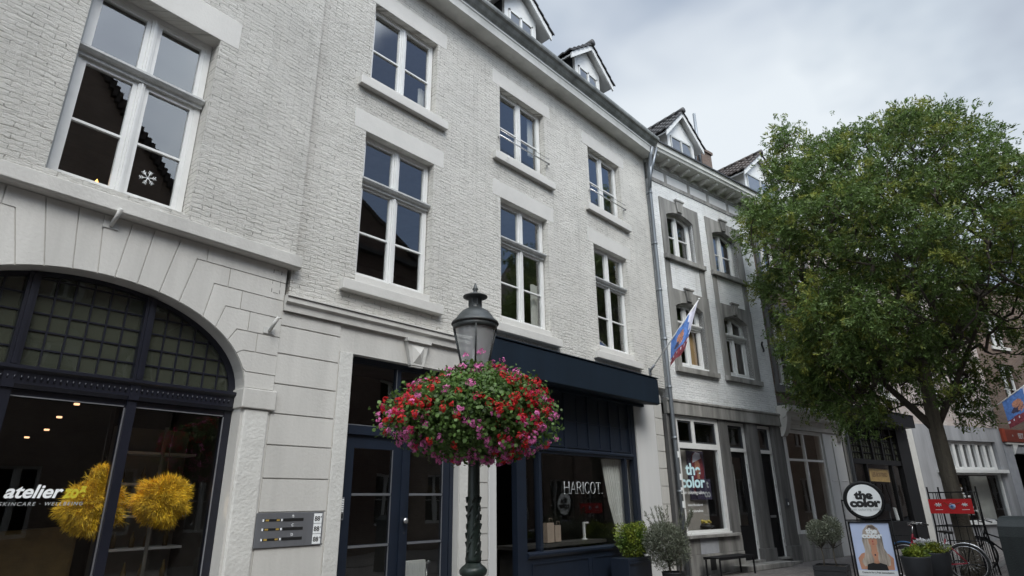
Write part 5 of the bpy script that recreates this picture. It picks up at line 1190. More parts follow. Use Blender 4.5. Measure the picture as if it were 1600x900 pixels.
p.build('lantern_frame', 'lamp_grey', lp)
p = MB(); vs = []; fs = []; n = 32
for k in range(n): a = 2*math.pi*k/n; vs += [(.136*math.cos(a), .136*math.sin(a), 3.015), (.234*math.cos(a), .234*math.sin(a), 3.47)]
for k in range(n): j = (k+1) % n; fs.append((2*k, 2*j, 2*j+1, 2*k+1))
p.add(vs, fs, 0, True); p.build('lantern_glass', 'glass_lantern', lp)
p = MB(); p.lathe([(.045, 3.02), (.045, 3.10), (.028, 3.11), (.028, 3.22), (.001, 3.23)], (0, 0, 0), 16); p.build('lamp_bulb', 'frame_white', lp)
p = MB(); 
for z, r_ in ((2.15, .30), (2.35, .42)):
    p.tube([(r_*math.cos(k*math.pi/10), r_*math.sin(k*math.pi/10), z) for k in range(20)], .012, 6, closed=True)
for k in range(4): a = k*math.pi/2; p.tube([(.05*math.cos(a), .05*math.sin(a), 2.1), (.30*math.cos(a), .30*math.sin(a), 2.15), (.42*math.cos(a), .42*math.sin(a), 2.35)], .012, 6)
p.build('basket_ring', 'lamp_green', lp)
# foliage helper: scatter of small leaves
def leaves(P, Nn, size, aspect=1.0, droop=.0, jitter=.6, fold=0.0):
    n = len(P); d = Nn+rng.normal(size=(n, 3))*jitter+np.array([0, 0, -droop]); d /= np.linalg.norm(d, axis=1)[:, None]
    t = np.cross(d, rng.normal(size=(n, 3))); t /= np.linalg.norm(t, axis=1)[:, None]; b = np.cross(d, t)
    s = (size*(.6+.8*rng.random(n)))[:, None]; w_ = s*aspect
    return P, t, b, s, w_, d
def hexleaf(P, Nn, size, jitter=.6):      # rounded geranium leaf, hexagon
    P, t, b, s, w_, d = leaves(P, Nn, size, 1, 0, jitter)
    V = np.stack([P+(t*math.cos(a)+b*math.sin(a))*s*.5+d*s*(.10 if i % 2 else -.05) for i, a in enumerate(np.arange(6)*math.pi/3)], 1).reshape(-1, 3)
    return V, np.arange(len(P)*6).reshape(-1, 6)
def lance(P, dirs, ln, wd, curl=.15):       # narrow leaf along dirs
    n = len(P); sd = np.cross(dirs, rng.normal(size=(n, 3))); sd /= np.linalg.norm(sd, axis=1)[:, None]; up = np.cross(sd, dirs)
    ln = (ln*(.7+.6*rng.random(n)))[:, None]; wd = wd*np.ones((n, 1))
    V = np.stack([P, P+dirs*ln*.45+sd*wd*.5+up*ln*curl*.3, P+dirs*ln, P+dirs*ln*.45-sd*wd*.5+up*ln*curl*.3], 1).reshape(-1, 3)
    return V, np.arange(n*4).reshape(-1, 4)
fb = empty('flower_basket', (LX, LY, 2.0), 0, 'huge round ball of red and pink geraniums wrapped around the street lamp post', 'flower basket')
lobes = [(rng.normal(size=3), rng.random()) for _ in range(20)]
lob = [(np.array(v)/np.linalg.norm(v), .05+.07*q_) for v, q_ in lobes]
def bump_r(d):
    r_ = np.ones(len(d))
    for v, q_ in lob: r_ += q_*np.exp(-((1-d@v)/.07))
    return np.clip(r_-.07, .8, 1.10)
n = 30000; d = rng.normal(size=(n, 3)); d /= np.linalg.norm(d, axis=1)[:, None]
rad = (.62+.40*rng.random(n)**.5+.34*rng.random(n)**7)*bump_r(d); asym = np.where(d[:, 2] > 0, .36, .47)
P = np.stack([d[:, 0]*rad*.77, d[:, 1]*rad*.77, d[:, 2]*rad*asym+.52], 1)
tp = rng.random(1500); P2 = np.stack([rng.normal(size=1500)*(.26-.20*tp), rng.normal(size=1500)*(.26-.20*tp), .78+tp*.30], 1); Nn2 = P2*np.array([1, 1, .0])+np.array([0, 0, .1]); Nn2 /= np.linalg.norm(Nn2, axis=1)[:, None]
Pn = np.concatenate([P, P2]); Nn = np.concatenate([d+np.array([0, 0, .5]), Nn2+np.array([0, 0, .5])]); Nn /= np.linalg.norm(Nn, axis=1)[:, None]
V, F = hexleaf(Pn, Nn, .035, .75); raw_mesh('foliage', V, F, 'leaf_geranium', fb)
# inner stems
p = MB()
for k in range(70):
    a = random.random()*6.28; e_ = random.uniform(-.9, 1.1); r_ = random.uniform(.6, .93)
    p.tube([(.05*math.cos(a), .05*math.sin(a), .45), (.5*r_*math.cos(a)*math.cos(e_), .5*r_*math.sin(a)*math.cos(e_), .52+.22*math.sin(e_)), (.86*r_*math.cos(a)*math.cos(e_), .86*r_*math.sin(a)*math.cos(e_), .5+.42*math.sin(e_))], [.008, .005, .003], 5)
p.build('stems', 'leaf_geranium', fb)
def blossom_mesh(kind, seed):
    r = random.Random(seed); mb = MB(); nf = r.randint(10, 17)
    for i in range(nf):
        a = r.random()*6.28; e_ = math.acos(r.uniform(-.15, 1)); R_ = .048*r.uniform(.75, 1.15)
        c = Vector((R_*math.sin(e_)*math.cos(a), R_*math.sin(e_)*math.sin(a), R_*math.cos(e_)))*1.05; nrm = (c+Vector((r.uniform(-.02, .02), r.uniform(-.02, .02), .008))).normalized()
        t = nrm.orthogonal().normalized(); b = nrm.cross(t); s = .017*r.uniform(.8, 1.25)
        for q in range(5):
            an = q*1.2566+r.random()*.4; dd = t*math.cos(an)+b*math.sin(an); sd = nrm.cross(dd)
            mb.add([c, c+dd*s*.7+sd*s*.38+nrm*.003, c+dd*s*1.25+nrm*.001, c+dd*s*.7-sd*s*.38+nrm*.003], [(0, 1, 2, 3)])
        mb.add([c*.0+Vector((0, 0, -.03)), c+t*.0012, c-t*.0012], [(0, 1, 2)])
    me = bpy.data.meshes.new('blossom'); me.from_pydata([tuple(v) for v in mb.v], [], mb.f); me.materials.append(MATS[kind]); return me
protos = [(blossom_mesh(kd, 10+i)) for i, kd in enumerate(['petal_red', 'petal_red', 'petal_red', 'petal_crimson', 'petal_crimson', 'petal_pink', 'petal_pink', 'petal_pink'])]
camh = np.array([0-LX, 0-LY, -.9]); camh = camh/np.linalg.norm(camh)
cand = []
for i in range(1060):
    dv = rng.normal(size=3); dv /= np.linalg.norm(dv); br = bump_r(dv[None])[0]*rng.uniform(.90, 1.27)*.98; asy = .36 if dv[2] > 0 else .47
    if i < 26: tq = rng.random(); pos = np.array([rng.normal()*.16, rng.normal()*.16, .85+tq*.3]); dv = np.array([pos[0], pos[1], .4]); dv /= np.linalg.norm(dv)
    else: pos = np.array([dv[0]*br*.77, dv[1]*br*.77, dv[2]*br*asy+.52])
    left = (pos[0]*(-_r.x)+pos[1]*(-_r.y))   # position along the picture's horizontal
    cl = math.sin(pos[0]*5.1+1)+math.sin(pos[1]*4.3)+math.sin(pos[2]*8+pos[0]*3)
    if cl+.9*rng.normal() < -1.0: continue
    pink = (math.sin(pos[0]*3.3+2.1)*math.cos(pos[1]*3.9)+math.sin(pos[2]*7)+.9*rng.normal()) > .1
    pr = protos[5+rng.integers(3)] if pink else protos[rng.integers(5)]
    cand.append((float(dv@camh), pos, dv, pr))
cand.sort(key=lambda c: -c[0])
def orient(dv, spin):
    q = Vector(dv*.8+np.array([0, 0, .35])).to_track_quat('Z', 'Y').to_matrix().to_4x4(); return q @ Matrix.Rotation(spin, 4, 'Z')
for (fc, pos, dv, pr) in cand[:100]:
    o = bpy.data.objects.new('blossom', pr); col.objects.link(o); o.parent = fb
    o.matrix_local = Matrix.Translation(Vector(pos)) @ orient(dv, rng.random()*6) @ Matrix.Scale(.52+.40*rng.random(), 4)
bm = MB()
kmap = {'petal_red': 0, 'petal_crimson': 1, 'petal_pink': 2}
for (fc, pos, dv, pr) in cand[100:]:
    M_ = Matrix.Translation(Vector(pos)) @ orient(dv, rng.random()*6) @ Matrix.Scale(.52+.40*rng.random(), 4)
    bm.add([M_ @ v.co for v in pr.vertices], [tuple(pp_.vertices) for pp_ in pr.polygons], kmap[pr.materials[0].name])
o = bm.build('blossoms', ['petal_red', 'petal_crimson', 'petal_pink'], fb); o['kind'] = 'stuff'

# ================================================================== street tree
TX, TY = 17.3, 2.45
tr = empty('street_tree', (TX, TY, 0), 0, 'large bushy green street tree with fine feathery leaves in front of the houses', 'tree')
r2 = random.Random(5)
trunk = MB()
trunk.tube([(0, 0, -.05), (.0, .0, .4), (.02, .03, 1.2), (.03, .05, 2.4), (-.02, .06, 3.4), (-.02, .02, 4.3), (.05, -.05, 5.6), (.05, 0, 7.2), (0, 0, 9.0)], [.25, .19, .17, .16, .15, .13, .10, .07, .03], 14)
crown_c = np.array([0, .1, 7.4])
# attraction points in an uneven crown
blobs = []
def blob(x, y, z, r): blobs.append((np.array([x, y, z]), r))
for a in range(9):
    an = a*2*math.pi/9+.3; blob(2.15*math.cos(an), 2.35*math.sin(an), 7.9+.5*math.sin(a*2.3), 1.45)
for a in range(7):
    an = a*2*math.pi/7; blob(2.0*math.cos(an), 2.3*math.sin(an), 5.9+.4*math.sin(a*1.7), 1.35)
for a in range(6):
    an = a*2*math.pi/6+.5; blob(1.5*math.cos(an), 1.9*math.sin(an), 9.6+.4*math.sin(a*2.9), 1.2)
blob(0, 0, 10.2, 1.2); blob(-.3, .2, 8.6, 1.6); blob(.2, -.3, 6.8, 1.6)
blob(-.6, 2.75, 8.9, .85); blob(-.3, 1.0, 11.0, .7); blob(0, -.8, 10.9, .75); blob(-.2, -2.3, 10.0, .75); blob(-.5, 2.5, 4.9, .7); blob(-.2, -1.2, 4.6, .8); blob(-.3, .9, 4.7, .8); blob(-.6, 2.0, 10.5, .6)
blob(-.4, 1.9, 11.5, .65); blob(-.4, 2.3, 10.6, .6); blob(-.3, -1.5, 11.3, .6); blob(.0, .2, 11.5, .4); blob(0, -1.9, 11.0, .4); blob(0, .95, 11.4, .35)
for a in range(9):
    an = a*2*math.pi/9+.2; blob(2.2*math.cos(an), 2.5*math.sin(an), 4.95+.35*math.sin(a*2.1), 1.0)
for a in range(7):
    an = a*2*math.pi/7+.6; blob(1.5*math.cos(an), 2.0*math.sin(an)+.3, 4.05+.3*math.sin(a*2.6), .75)
blob(-.4, 2.7, 4.4, .8); blob(-.6, 2.2, 3.9, .6)
for a in range(5):
    an = a*2*math.pi/5+.9; blob(1.1*math.cos(an), 1.2*math.sin(an), 5.2, 1.1)
blobs = [(np.array([c_[0], c_[1]*(.86 if c_[2] < 7 and c_[1] > 1.2 else 1), c_[2]-.35*max(0, (c_[2]-6)/5)+.17*c_[1]*min(1, max(0, (c_[2]-6)/4))]), r_) for c_, r_ in blobs]
blobs = [(c_, r_) for c_, r_ in blobs if not (c_[1] < -1.0 and c_[2] < 5.3)]
tips = []
for (c_, r_) in blobs:
    k = int(22*r_**2)+5
    for _ in range(k):
        v = rng.normal(size=3); v /= np.linalg.norm(v); tips.append(c_+v*r_*(rng.random()**.45)*np.array([1, 1, .9]))
tips = np.array(tips)
# primary limbs
nodes = [np.array([-.02, .03, 3.3]), np.array([-.02, .02, 4.0]), np.array([.02, -.03, 4.9]), np.array([.05, -.02, 5.8]), np.array([.05, 0, 6.8]), np.array([.03, 0, 7.8]), np.array([0, 0, 8.8])]
par = [-1, 0, 1, 2, 3, 4, 5]; wgt = [0]*7
order = np.argsort(np.linalg.norm(tips-np.array([0, 0, 5.0]), axis=1))
step = .34
NP = np.array(nodes)
for ti in order:
    tp_ = tips[ti]; dd = np.linalg.norm(NP-tp_, axis=1)+.55*np.maximum(0, NP[:, 2]-tp_[2]+.35); j = int(np.argmin(dd)); cur = NP[j]
    while np.linalg.norm(tp_-cur) > step:
        v = (tp_-cur)/np.linalg.norm(tp_-cur); cur = cur+v*step+rng.normal(size=3)*.035+np.array([0, 0, .02]); nodes.append(cur); par.append(j); wgt.append(0); j = len(nodes)-1; NP = np.vstack([NP, cur])
    nodes.append(tp_); par.append(j); wgt.append(1); NP = np.vstack([NP, tp_])
wg = list(wgt)
for i in range(len(nodes)-1, 0, -1):
    if par[i] >= 0: wg[par[i]] += wg[i]
br = MB()
for i in range(1, len(nodes)):
    if i < 7: continue
    ra = .0045+.0036*math.sqrt(wg[par[i]]) ; rb = .0045+.0036*math.sqrt(wg[i])
    if par[i] < 7: ra = rb*1.15
    br.tube([nodes[par[i]], nodes[i]], [min(ra, .08), min(rb, .075)], 5 if wg[i] < 8 else 8, cap=False)
# two big low limbs like in the photograph
br.tube([(0, .03, 3.0), (-.12, .35, 3.5), (-.25, .8, 4.15), (-.35, 1.3, 4.9), (-.4, 1.9, 5.7)], [.10, .085, .065, .045, .02], 10)
br.tube([(0, .0, 3.2), (.1, -.4, 3.9), (.1, -.9, 4.8), (.0, -1.5, 5.8)], [.085, .07, .05, .02], 10)
trunk.build('trunk', 'bark', tr); br.build('limbs', 'twig', tr)
# leaf sprays: pinnate leaves around twig ends
TN = np.array([nodes[i] for i in range(7, len(nodes)) if wg[i] <= 2]); 
cen = np.array([0, 0, 7.2])
cnt = 26; C_ = np.repeat(TN, cnt, axis=0)+rng.normal(size=(len(TN)*cnt, 3))*.17
outw = C_-cen; outw /= np.linalg.norm(outw, axis=1)[:, None]
ax = outw*.7+rng.normal(size=C_.shape)*.7+np.array([0, 0, .05]); ax /= np.linalg.norm(ax, axis=1)[:, None]
nl = 9; allP = []; allD = []
side = np.cross(ax, rng.normal(size=ax.shape)); side /= np.linalg.norm(side, axis=1)[:, None]
Ls = .17*(.7+.6*rng.random(len(C_)))[:, None]
for i in range(nl):
    f_ = (i//2+1)/(nl//2+1); sg = 1 if i % 2 else -1
    pos = C_+ax*Ls*f_+np.array([0, 0, -1])*Ls*.28*f_**2
    dr = side*sg*.8+ax*.55+np.array([0, 0, -.15]) if i < nl-1 else ax+np.array([0, 0, -.3])
    dr = dr/np.linalg.norm(dr, axis=1)[:, None]; allP.append(pos); allD.append(dr)
V, F = lance(np.concatenate(allP), np.concatenate(allD), .084, .034)
# leaflets of one spray form one plane-like group, each leaflet its own face
raw_mesh('crown', V, F, 'leaf_tree', tr)
print('tree leaves', len(F), 'nodes', len(nodes))
# tree guard
tg = empty('tree_guard', (TX-.02, TY+.05, 0), R(-8), 'black iron bar guard standing around the street tree trunk', 'tree guard')
p = MB(); H_ = 1.82; w_ = .36
for sx_ in (-1, 1):
    for sy_ in (-1, 1): p.tube([(sx_*w_*1.15, sy_*w_*1.15, 0), (sx_*w_, sy_*w_, 1.0), (sx_*w_*.98, sy_*w_*1.02, H_)], .018, 8)
p.build('corner_post', 'black_paint', tg)
p = MB()
for z in (.25, 1.0, 1.70):
    q = w_*(1.1 if z < .5 else 1); pts = [(-q, -q, z), (q, -q, z), (q, q, z), (-q, q, z)]
    for a, b in zip(pts, pts[1:]+pts[:1]): p.tube([a, b], .012, 6)
p.build('rail', 'black_paint', tg)
p = MB()
for k in range(1, 5):
    t_ = -w_+2*w_*k/5
    for (x_, y_) in ((t_, -w_), (t_, w_), (-w_, t_), (w_, t_)): p.tube([(x_*1.1, y_*1.1, .02), (x_, y_, 1.0 if k % 2 else 1.70)], .008, 5)
p.build('bars', 'black_paint', tg)
bn_ = empty('red_banner', (TX-.43, TY+.05, 1.25), R(-8), 'red banner with white flower emblems tied to the tree guard', 'banner')
bn_.location = (TX-.46, TY+.06, 1.26)
p = MB(); p.box(-.01, .0, -.40, .42, 0, .30); p.build('panel', 'banner_red', bn_)
p = MB()
for (yy, s_) in ((.24, 1), (-.26, .85)):
    for k in range(7): a = k*.9; p.tube([(-.013, yy, .18), (-.013, yy+.07*s_*math.cos(a), .18+.045*s_*math.sin(a))], .009, 6)
    p.box(-.013, -.0105, yy-.07, yy+.07, .075, .085)
p.build('flower_emblem', 'letter_white', bn_)
p = MB(); p.tube([(-.012, .13, .24), (-.012, .05, .17), (-.012, -.02, .20), (-.012, -.12, .20), (-.012, -.18, .23)], .010, 6); p.build('ribbon_line', 'banner_orange', bn_)
p = MB(); p.lathe([(.001, 0), (.06, .002), (.001, .004)], (0, 0, 0), 14)
p = MB(); p.tube([(-.012, -.02, .15), (-.016, -.02, .15)], .065, 14); p.build('round_emblem', 'poster_blue', bn_)
p = MB(); p.tube([(-.0165, -.02, .15), (-.019, -.02, .15)], .03, 12); p.build('emblem_centre', 'flag_blue', bn_)
# ================================================================== small trees and planters
def foliage_ball(par, c, r3, n, ln, wd, mat, name='foliage', up=.3, rough=.35, lobn=9):
    lb_ = [(rng.normal(size=3), .1+.25*rng.random()) for _ in range(lobn)]; lb_ = [(v/np.linalg.norm(v), q) for v, q in lb_]
    d = rng.normal(size=(n, 3)); d /= np.linalg.norm(d, axis=1)[:, None]; rr = np.ones(n)*.85
    for v, q in lb_: rr += q*np.exp(-(1-d@v)/.08)
    P = d*(rr*(.25+.75*rng.random(n)**.6))[:, None]*np.array(r3)+np.array(c); dr = d*.7+rng.normal(size=(n, 3))*.6+np.array([0, 0, up]); dr /= np.linalg.norm(dr, axis=1)[:, None]
    V, F = lance(P, dr, ln, wd); return raw_mesh(name, V, F, mat, par)
def twigs(par, base, c, r3, k, r0=.006, name='twigs'):
    p = MB()
    for _ in range(k):
        d = rng.normal(size=3); d /= np.linalg.norm(d); e_ = np.array(c)+d*np.array(r3)*rng.uniform(.6, 1.25); m_ = (np.array(base)+e_)/2+rng.normal(size=3)*.04
        p.tube([base, m_, e_], [r0, r0*.6, r0*.3], 5)
    p.build(name, 'twig', par)
ot = empty('potted_olive', (10.92, 6.10, 0), 0, 'grey green potted olive tree in front of the white pilaster beside the navy shop', 'olive tree', 'potted olive trees')
p = MB(); p.lathe([(.15, 0), (.19, .04), (.21, .36), (.22, .38), (.20, .38), (.19, .34), (.001, .34)], (0, 0, 0), 20); p.build('pot', 'planter_black', ot)
p = MB(); p.tube([(-.02, .05, .33), (-.03, .06, .5), (0, .08, .72), (-.05, .14, .95)], [.02, .018, .014, .008], 8); p.tube([(.04, -.1, .33), (.06, -.14, .5), (.03, -.12, .75), (.05, -.2, 1.0)], [.018, .016, .012, .007], 8); p.build('trunk', 'bark', ot)
twigs(ot, (0, .05, .50), (-.03, .08, .95), (.36, .44, .30), 70, r0=.004)
foliage_ball(ot, (-.02, .10, .86), (.38, .50, .42), 9500, .058, .0105, 'leaf_olive')
# upright shoots
for k in range(24):
    a = rng.random()*6.28; b0 = np.array([.22*math.cos(a), .30*math.sin(a), 1.05+.1*rng.random()]); dv = np.array([.12*math.cos(a), .16*math.sin(a), .27+.12*rng.random()]); t_ = rng.random(46)
    if k == 0: shP = []; shD = []; shoots = MB()
    shP.append(b0+dv*t_[:, None]); dd_ = rng.normal(size=(46, 3))*.55+dv/np.linalg.norm(dv); shD.append(dd_/np.linalg.norm(dd_, axis=1)[:, None]); shoots.tube([b0-dv*.8, b0+dv], [.004, .002], 4)
V, F = lance(np.concatenate(shP), np.concatenate(shD), .055, .010); raw_mesh('shoot_leaves', V, F, 'leaf_olive', ot); shoots.build('shoots', 'twig', ot)
pb = empty('planter_box', (10.98, 6.93, 0), 0, 'navy planter box with a yellow green bush at the navy shopfront right end', 'planter')
p = MB(); p.box(-.55, .25, -.2, .2, 0, .60, bev=.01); p.box(-.53, .23, -.22, -.201, .05, .08); p.box(-.53, .23, -.22, -.201, .50, .53); p.build('box', 'navy', pb)
foliage_ball(pb, (-.05, -.04, .88), (.34, .30, .34), 5200, .052, .024, 'leaf_box', rough=.6, lobn=16)
twigs(pb, (-.05, 0, .58), (-.05, 0, .9), (.25, .2, .25), 26)
ob = empty('square_planter', (12.85, 3.96, 0), R(8), 'black slatted square planter with a twin stemmed olive bush beside the round salon sign', 'planter')
p = MB()
for k in range(5): z = .02+k*.09; p.box(-.27, .27, -.27, -.25, z, z+.082); p.box(-.27, .27, .25, .27, z, z+.082); p.box(-.27, -.25, -.249, .249, z, z+.082); p.box(.25, .27, -.249, .249, z, z+.082)
p.box(-.249, .249, -.249, .249, 0, .42); p.build('box', 'planter_black', ob)
p = MB(); p.box(-.245, .245, -.245, .245, .421, .435); p.build('soil', 'soil', ob)
p = MB(); p.tube([(0, .12, .42), (.0, .11, .6), (.0, .13, .85)], [.014, .012, .01], 8); p.tube([(0, -.09, .42), (.0, -.07, .6), (.0, -.08, .85)], [.014, .012, .01], 8); p.build('trunk', 'bark', ob)
twigs(ob, (0, .12, .74), (0, .16, 1.02), (.25, .2, .26), 26); twigs(ob, (0, -.08, .74), (0, -.12, 1.02), (.25, .2, .26), 26)
foliage_ball(ob, (0, .14, 1.02), (.25, .22, .24), 2800, .045, .0105, 'leaf_olive'); foliage_ball(ob, (0, -.12, 1.06), (.23, .2, .24), 2600, .045, .0105, 'leaf_olive')
def round_planter(x, y, h, r, lab, mixes):
    t = empty('round_planter', (x, y, 0), 0, lab, 'planter', 'tall dark round planters')
    p = MB(); p.lathe([(r*.72, 0), (r*.98, h*.97), (r, h), (r*.9, h), (r*.88, h-.05), (.001, h-.05)], (0, 0, 0), 28); p.build('pot', 'planter_grey', t)
    for (c_, r3, n_, ln, wd, m_) in mixes: foliage_ball(t, c_, r3, n_, ln, wd, m_, 'foliage' if 'leaf' in m_ else 'blossoms')
    return t
round_planter(13.15, 2.66, .64, .235, 'shorter dark round planter with yellow green leaves right of the poster stand', [((0, 0, .68), (.21, .20, .09), 1500, .05, .03, 'leaf_box')])
round_planter(13.95, 2.53, .66, .27, 'taller dark round planter with white flowers and green leaves before the red bicycle', [((0, 0, .73), (.26, .28, .10), 1600, .05, .026, 'leaf_mixed'), ((-.05, .12, .83), (.10, .16, .05), 260, .03, .024, 'petal_white'), ((0, -.18, .76), (.14, .14, .08), 200, .04, .014, 'petal_white')])
# ================================================================== salon sign stand
sgx, sgy = 14.2, 3.55
ss = empty('sign_stand', (sgx, sgy, .02), R(17.6)+math.pi/2+math.pi, 'black framed stand with a round salon sign above a poster of a long haired woman', 'sign')
ss.rotation_euler = (0, 0, R(17.6)-math.pi/2)
CZ = 1.54; RR = .355
def ring_pts(r, n=40, y=0): return [(r*math.cos(2*math.pi*k/n), y, CZ+r*math.sin(2*math.pi*k/n)) for k in range(n)]
p = MB(); p.tube(ring_pts(RR-.02), .036, 8, closed=True); p.prism([(a, c) for a, b, c in ring_pts(RR-.02)], -.018, .018); p.build('round_case', 'black_paint', ss)
p = MB(); p.prism([(a, c) for a, b, c in ring_pts(.30)], -.040, .040); p.build('round_panel', 'sign_white', ss)
for side_, yy, rt in ((0, -.043, (R(90), 0, 0)), (1, .043, (R(90), 0, math.pi))):
    text('lettering', 'the', .20, 'letter_black', ss, (0, yy, CZ+.03), rt, off=.013, align='CENTER', sx=1.15)
    text('lettering', 'color', .20, 'letter_black', ss, (0, yy, CZ-.115), rt, off=.013, align='CENTER', sx=1.2)
    text('lettering', 'hair coloring salon', .07, 'letter_pale', ss, (0, yy, CZ-.19), rt, align='CENTER')
p = MB()
for sx_ in (-.40, .40):
    p.tube([(sx_, 0, 0), (sx_, 0, CZ+.02 if sx_ < 0 else CZ-.1)], .013, 8)
    p.tube([(sx_, -.05, 0), (sx_, -.05, 1.2)], .008, 6)
for z in (1.17, .12): p.tube([(-.40, 0, z), (.40, 0, z)], .013, 8)
p.tube([(-.40, 0, CZ), (-.36, 0, CZ)], .013, 8); p.box(.33, .44, -.02, .02, CZ-.2, CZ-.06)
p.tube([(-.45, -.2, .0), (-.45, .2, .0)], .015, 8); p.tube([(.45, -.2, .0), (.45, .2, .0)], .015, 8)
p.build('stand_frame', 'black_paint', ss)
PZ0, PZ1, PW = .16, 1.12, .335
p = MB(); 
for t in ((-PW-.03, -PW, PZ0-.03, PZ1+.03), (PW, PW+.03, PZ0-.03, PZ1+.03), (-PW, PW, PZ1, PZ1+.03), (-PW, PW, PZ0-.03, PZ0)): p.box(t[0], t[1], -.03, .03, t[2], t[3])
p.build('poster_frame', 'black_paint', ss)
p = MB(); p.box(-PW, PW, -.012, .012, PZ0, PZ1); po = p.build('poster', 'poster_blue', ss)
def layer(name, poly, mat, k, par=po): q = MB(); q.prism(poly, -.0125-.0016*(k+1), -.0125-.0016*k); return q.build(name, mat, par)
def ell(cx, cz, a, b, n=24): return [(cx+a*math.cos(2*math.pi*k/n), cz+b*math.sin(2*math.pi*k/n)) for k in range(n)]
layer('shoulders', [(-.27, .28), (-.29, .48), (-.22, .56), (-.10, .60), (.12, .60), (.24, .56), (.31, .48), (.29, .28)], 'skin', 0)
layer('hair', [(-.15, .62), (-.17, .80), (-.13, .98), (-.04, 1.08), (.05, 1.09), (.13, 1.02), (.18, .86), (.18, .66), (.26, .48), (.24, .36), (.14, .33), (.10, .45), (-.08, .45), (-.10, .36), (-.20, .33), (-.24, .42), (-.17, .52)], 'hair', 1)
layer('hair_roots', [(-.08, .98), (-.02, 1.07), (.06, 1.075), (.12, .98), (.07, 1.0), (.02, 1.02), (-.03, 1.0)], 'hair_dark', 2)
layer('neck', [(-.035, .5), (.055, .5), (.06, .7), (-.04, .7)], 'skin', 2)
layer('neckline', [(-.06, .42), (.06, .42), (.10, .57), (.0, .63), (-.08, .57)], 'skin', 3)
layer('face', ell(.01, .80, .078, .115), 'skin', 3)
layer('mouth', ell(.01, .735, .024, .009, 12), 'lip', 4)
layer('nose', [(-.002, .80), (.018, .80), (.022, .765), (-.006, .765)], 'lip', 4)
layer('lock', [(-.15, .62), (-.08, .90), (-.055, .88), (-.07, .66), (-.02, .46), (-.05, .36), (-.16, .33), (-.2, .44)], 'hair', 5)
layer('lock', [(.18, .62), (.10, .90), (.08, .88), (.085, .66), (.045, .46), (.08, .36), (.16, .33), (.24, .44)], 'hair', 5)
layer('dress', [(-.17, .27), (-.15, .37), (-.05, .40), (.01, .385), (.07, .40), (.17, .37), (.19, .27)], 'letter_black', 6)
layer('pendant', ell(.01, .54, .015, .018, 10), 'flag_dark', 5)
layer('caption_strip', [(-PW+.004, PZ0+.002), (PW-.004, PZ0+.002), (PW-.004, .265), (-PW+.004, .265)], 'sign_white', 7)
text('poster_lettering', 'the', .13, 'letter_white', po, (.02, -.0265, .93), off=.008, align='CENTER', sx=1.1)
text('poster_lettering', 'color', .13, 'letter_white', po, (.01, -.0265, .845), off=.008, align='CENTER', sx=1.2)
text('poster_lettering', 'Come in for a free consultation', .042, 'letter_black', po, (0, -.0265, .215), off=.0008, align='CENTER')
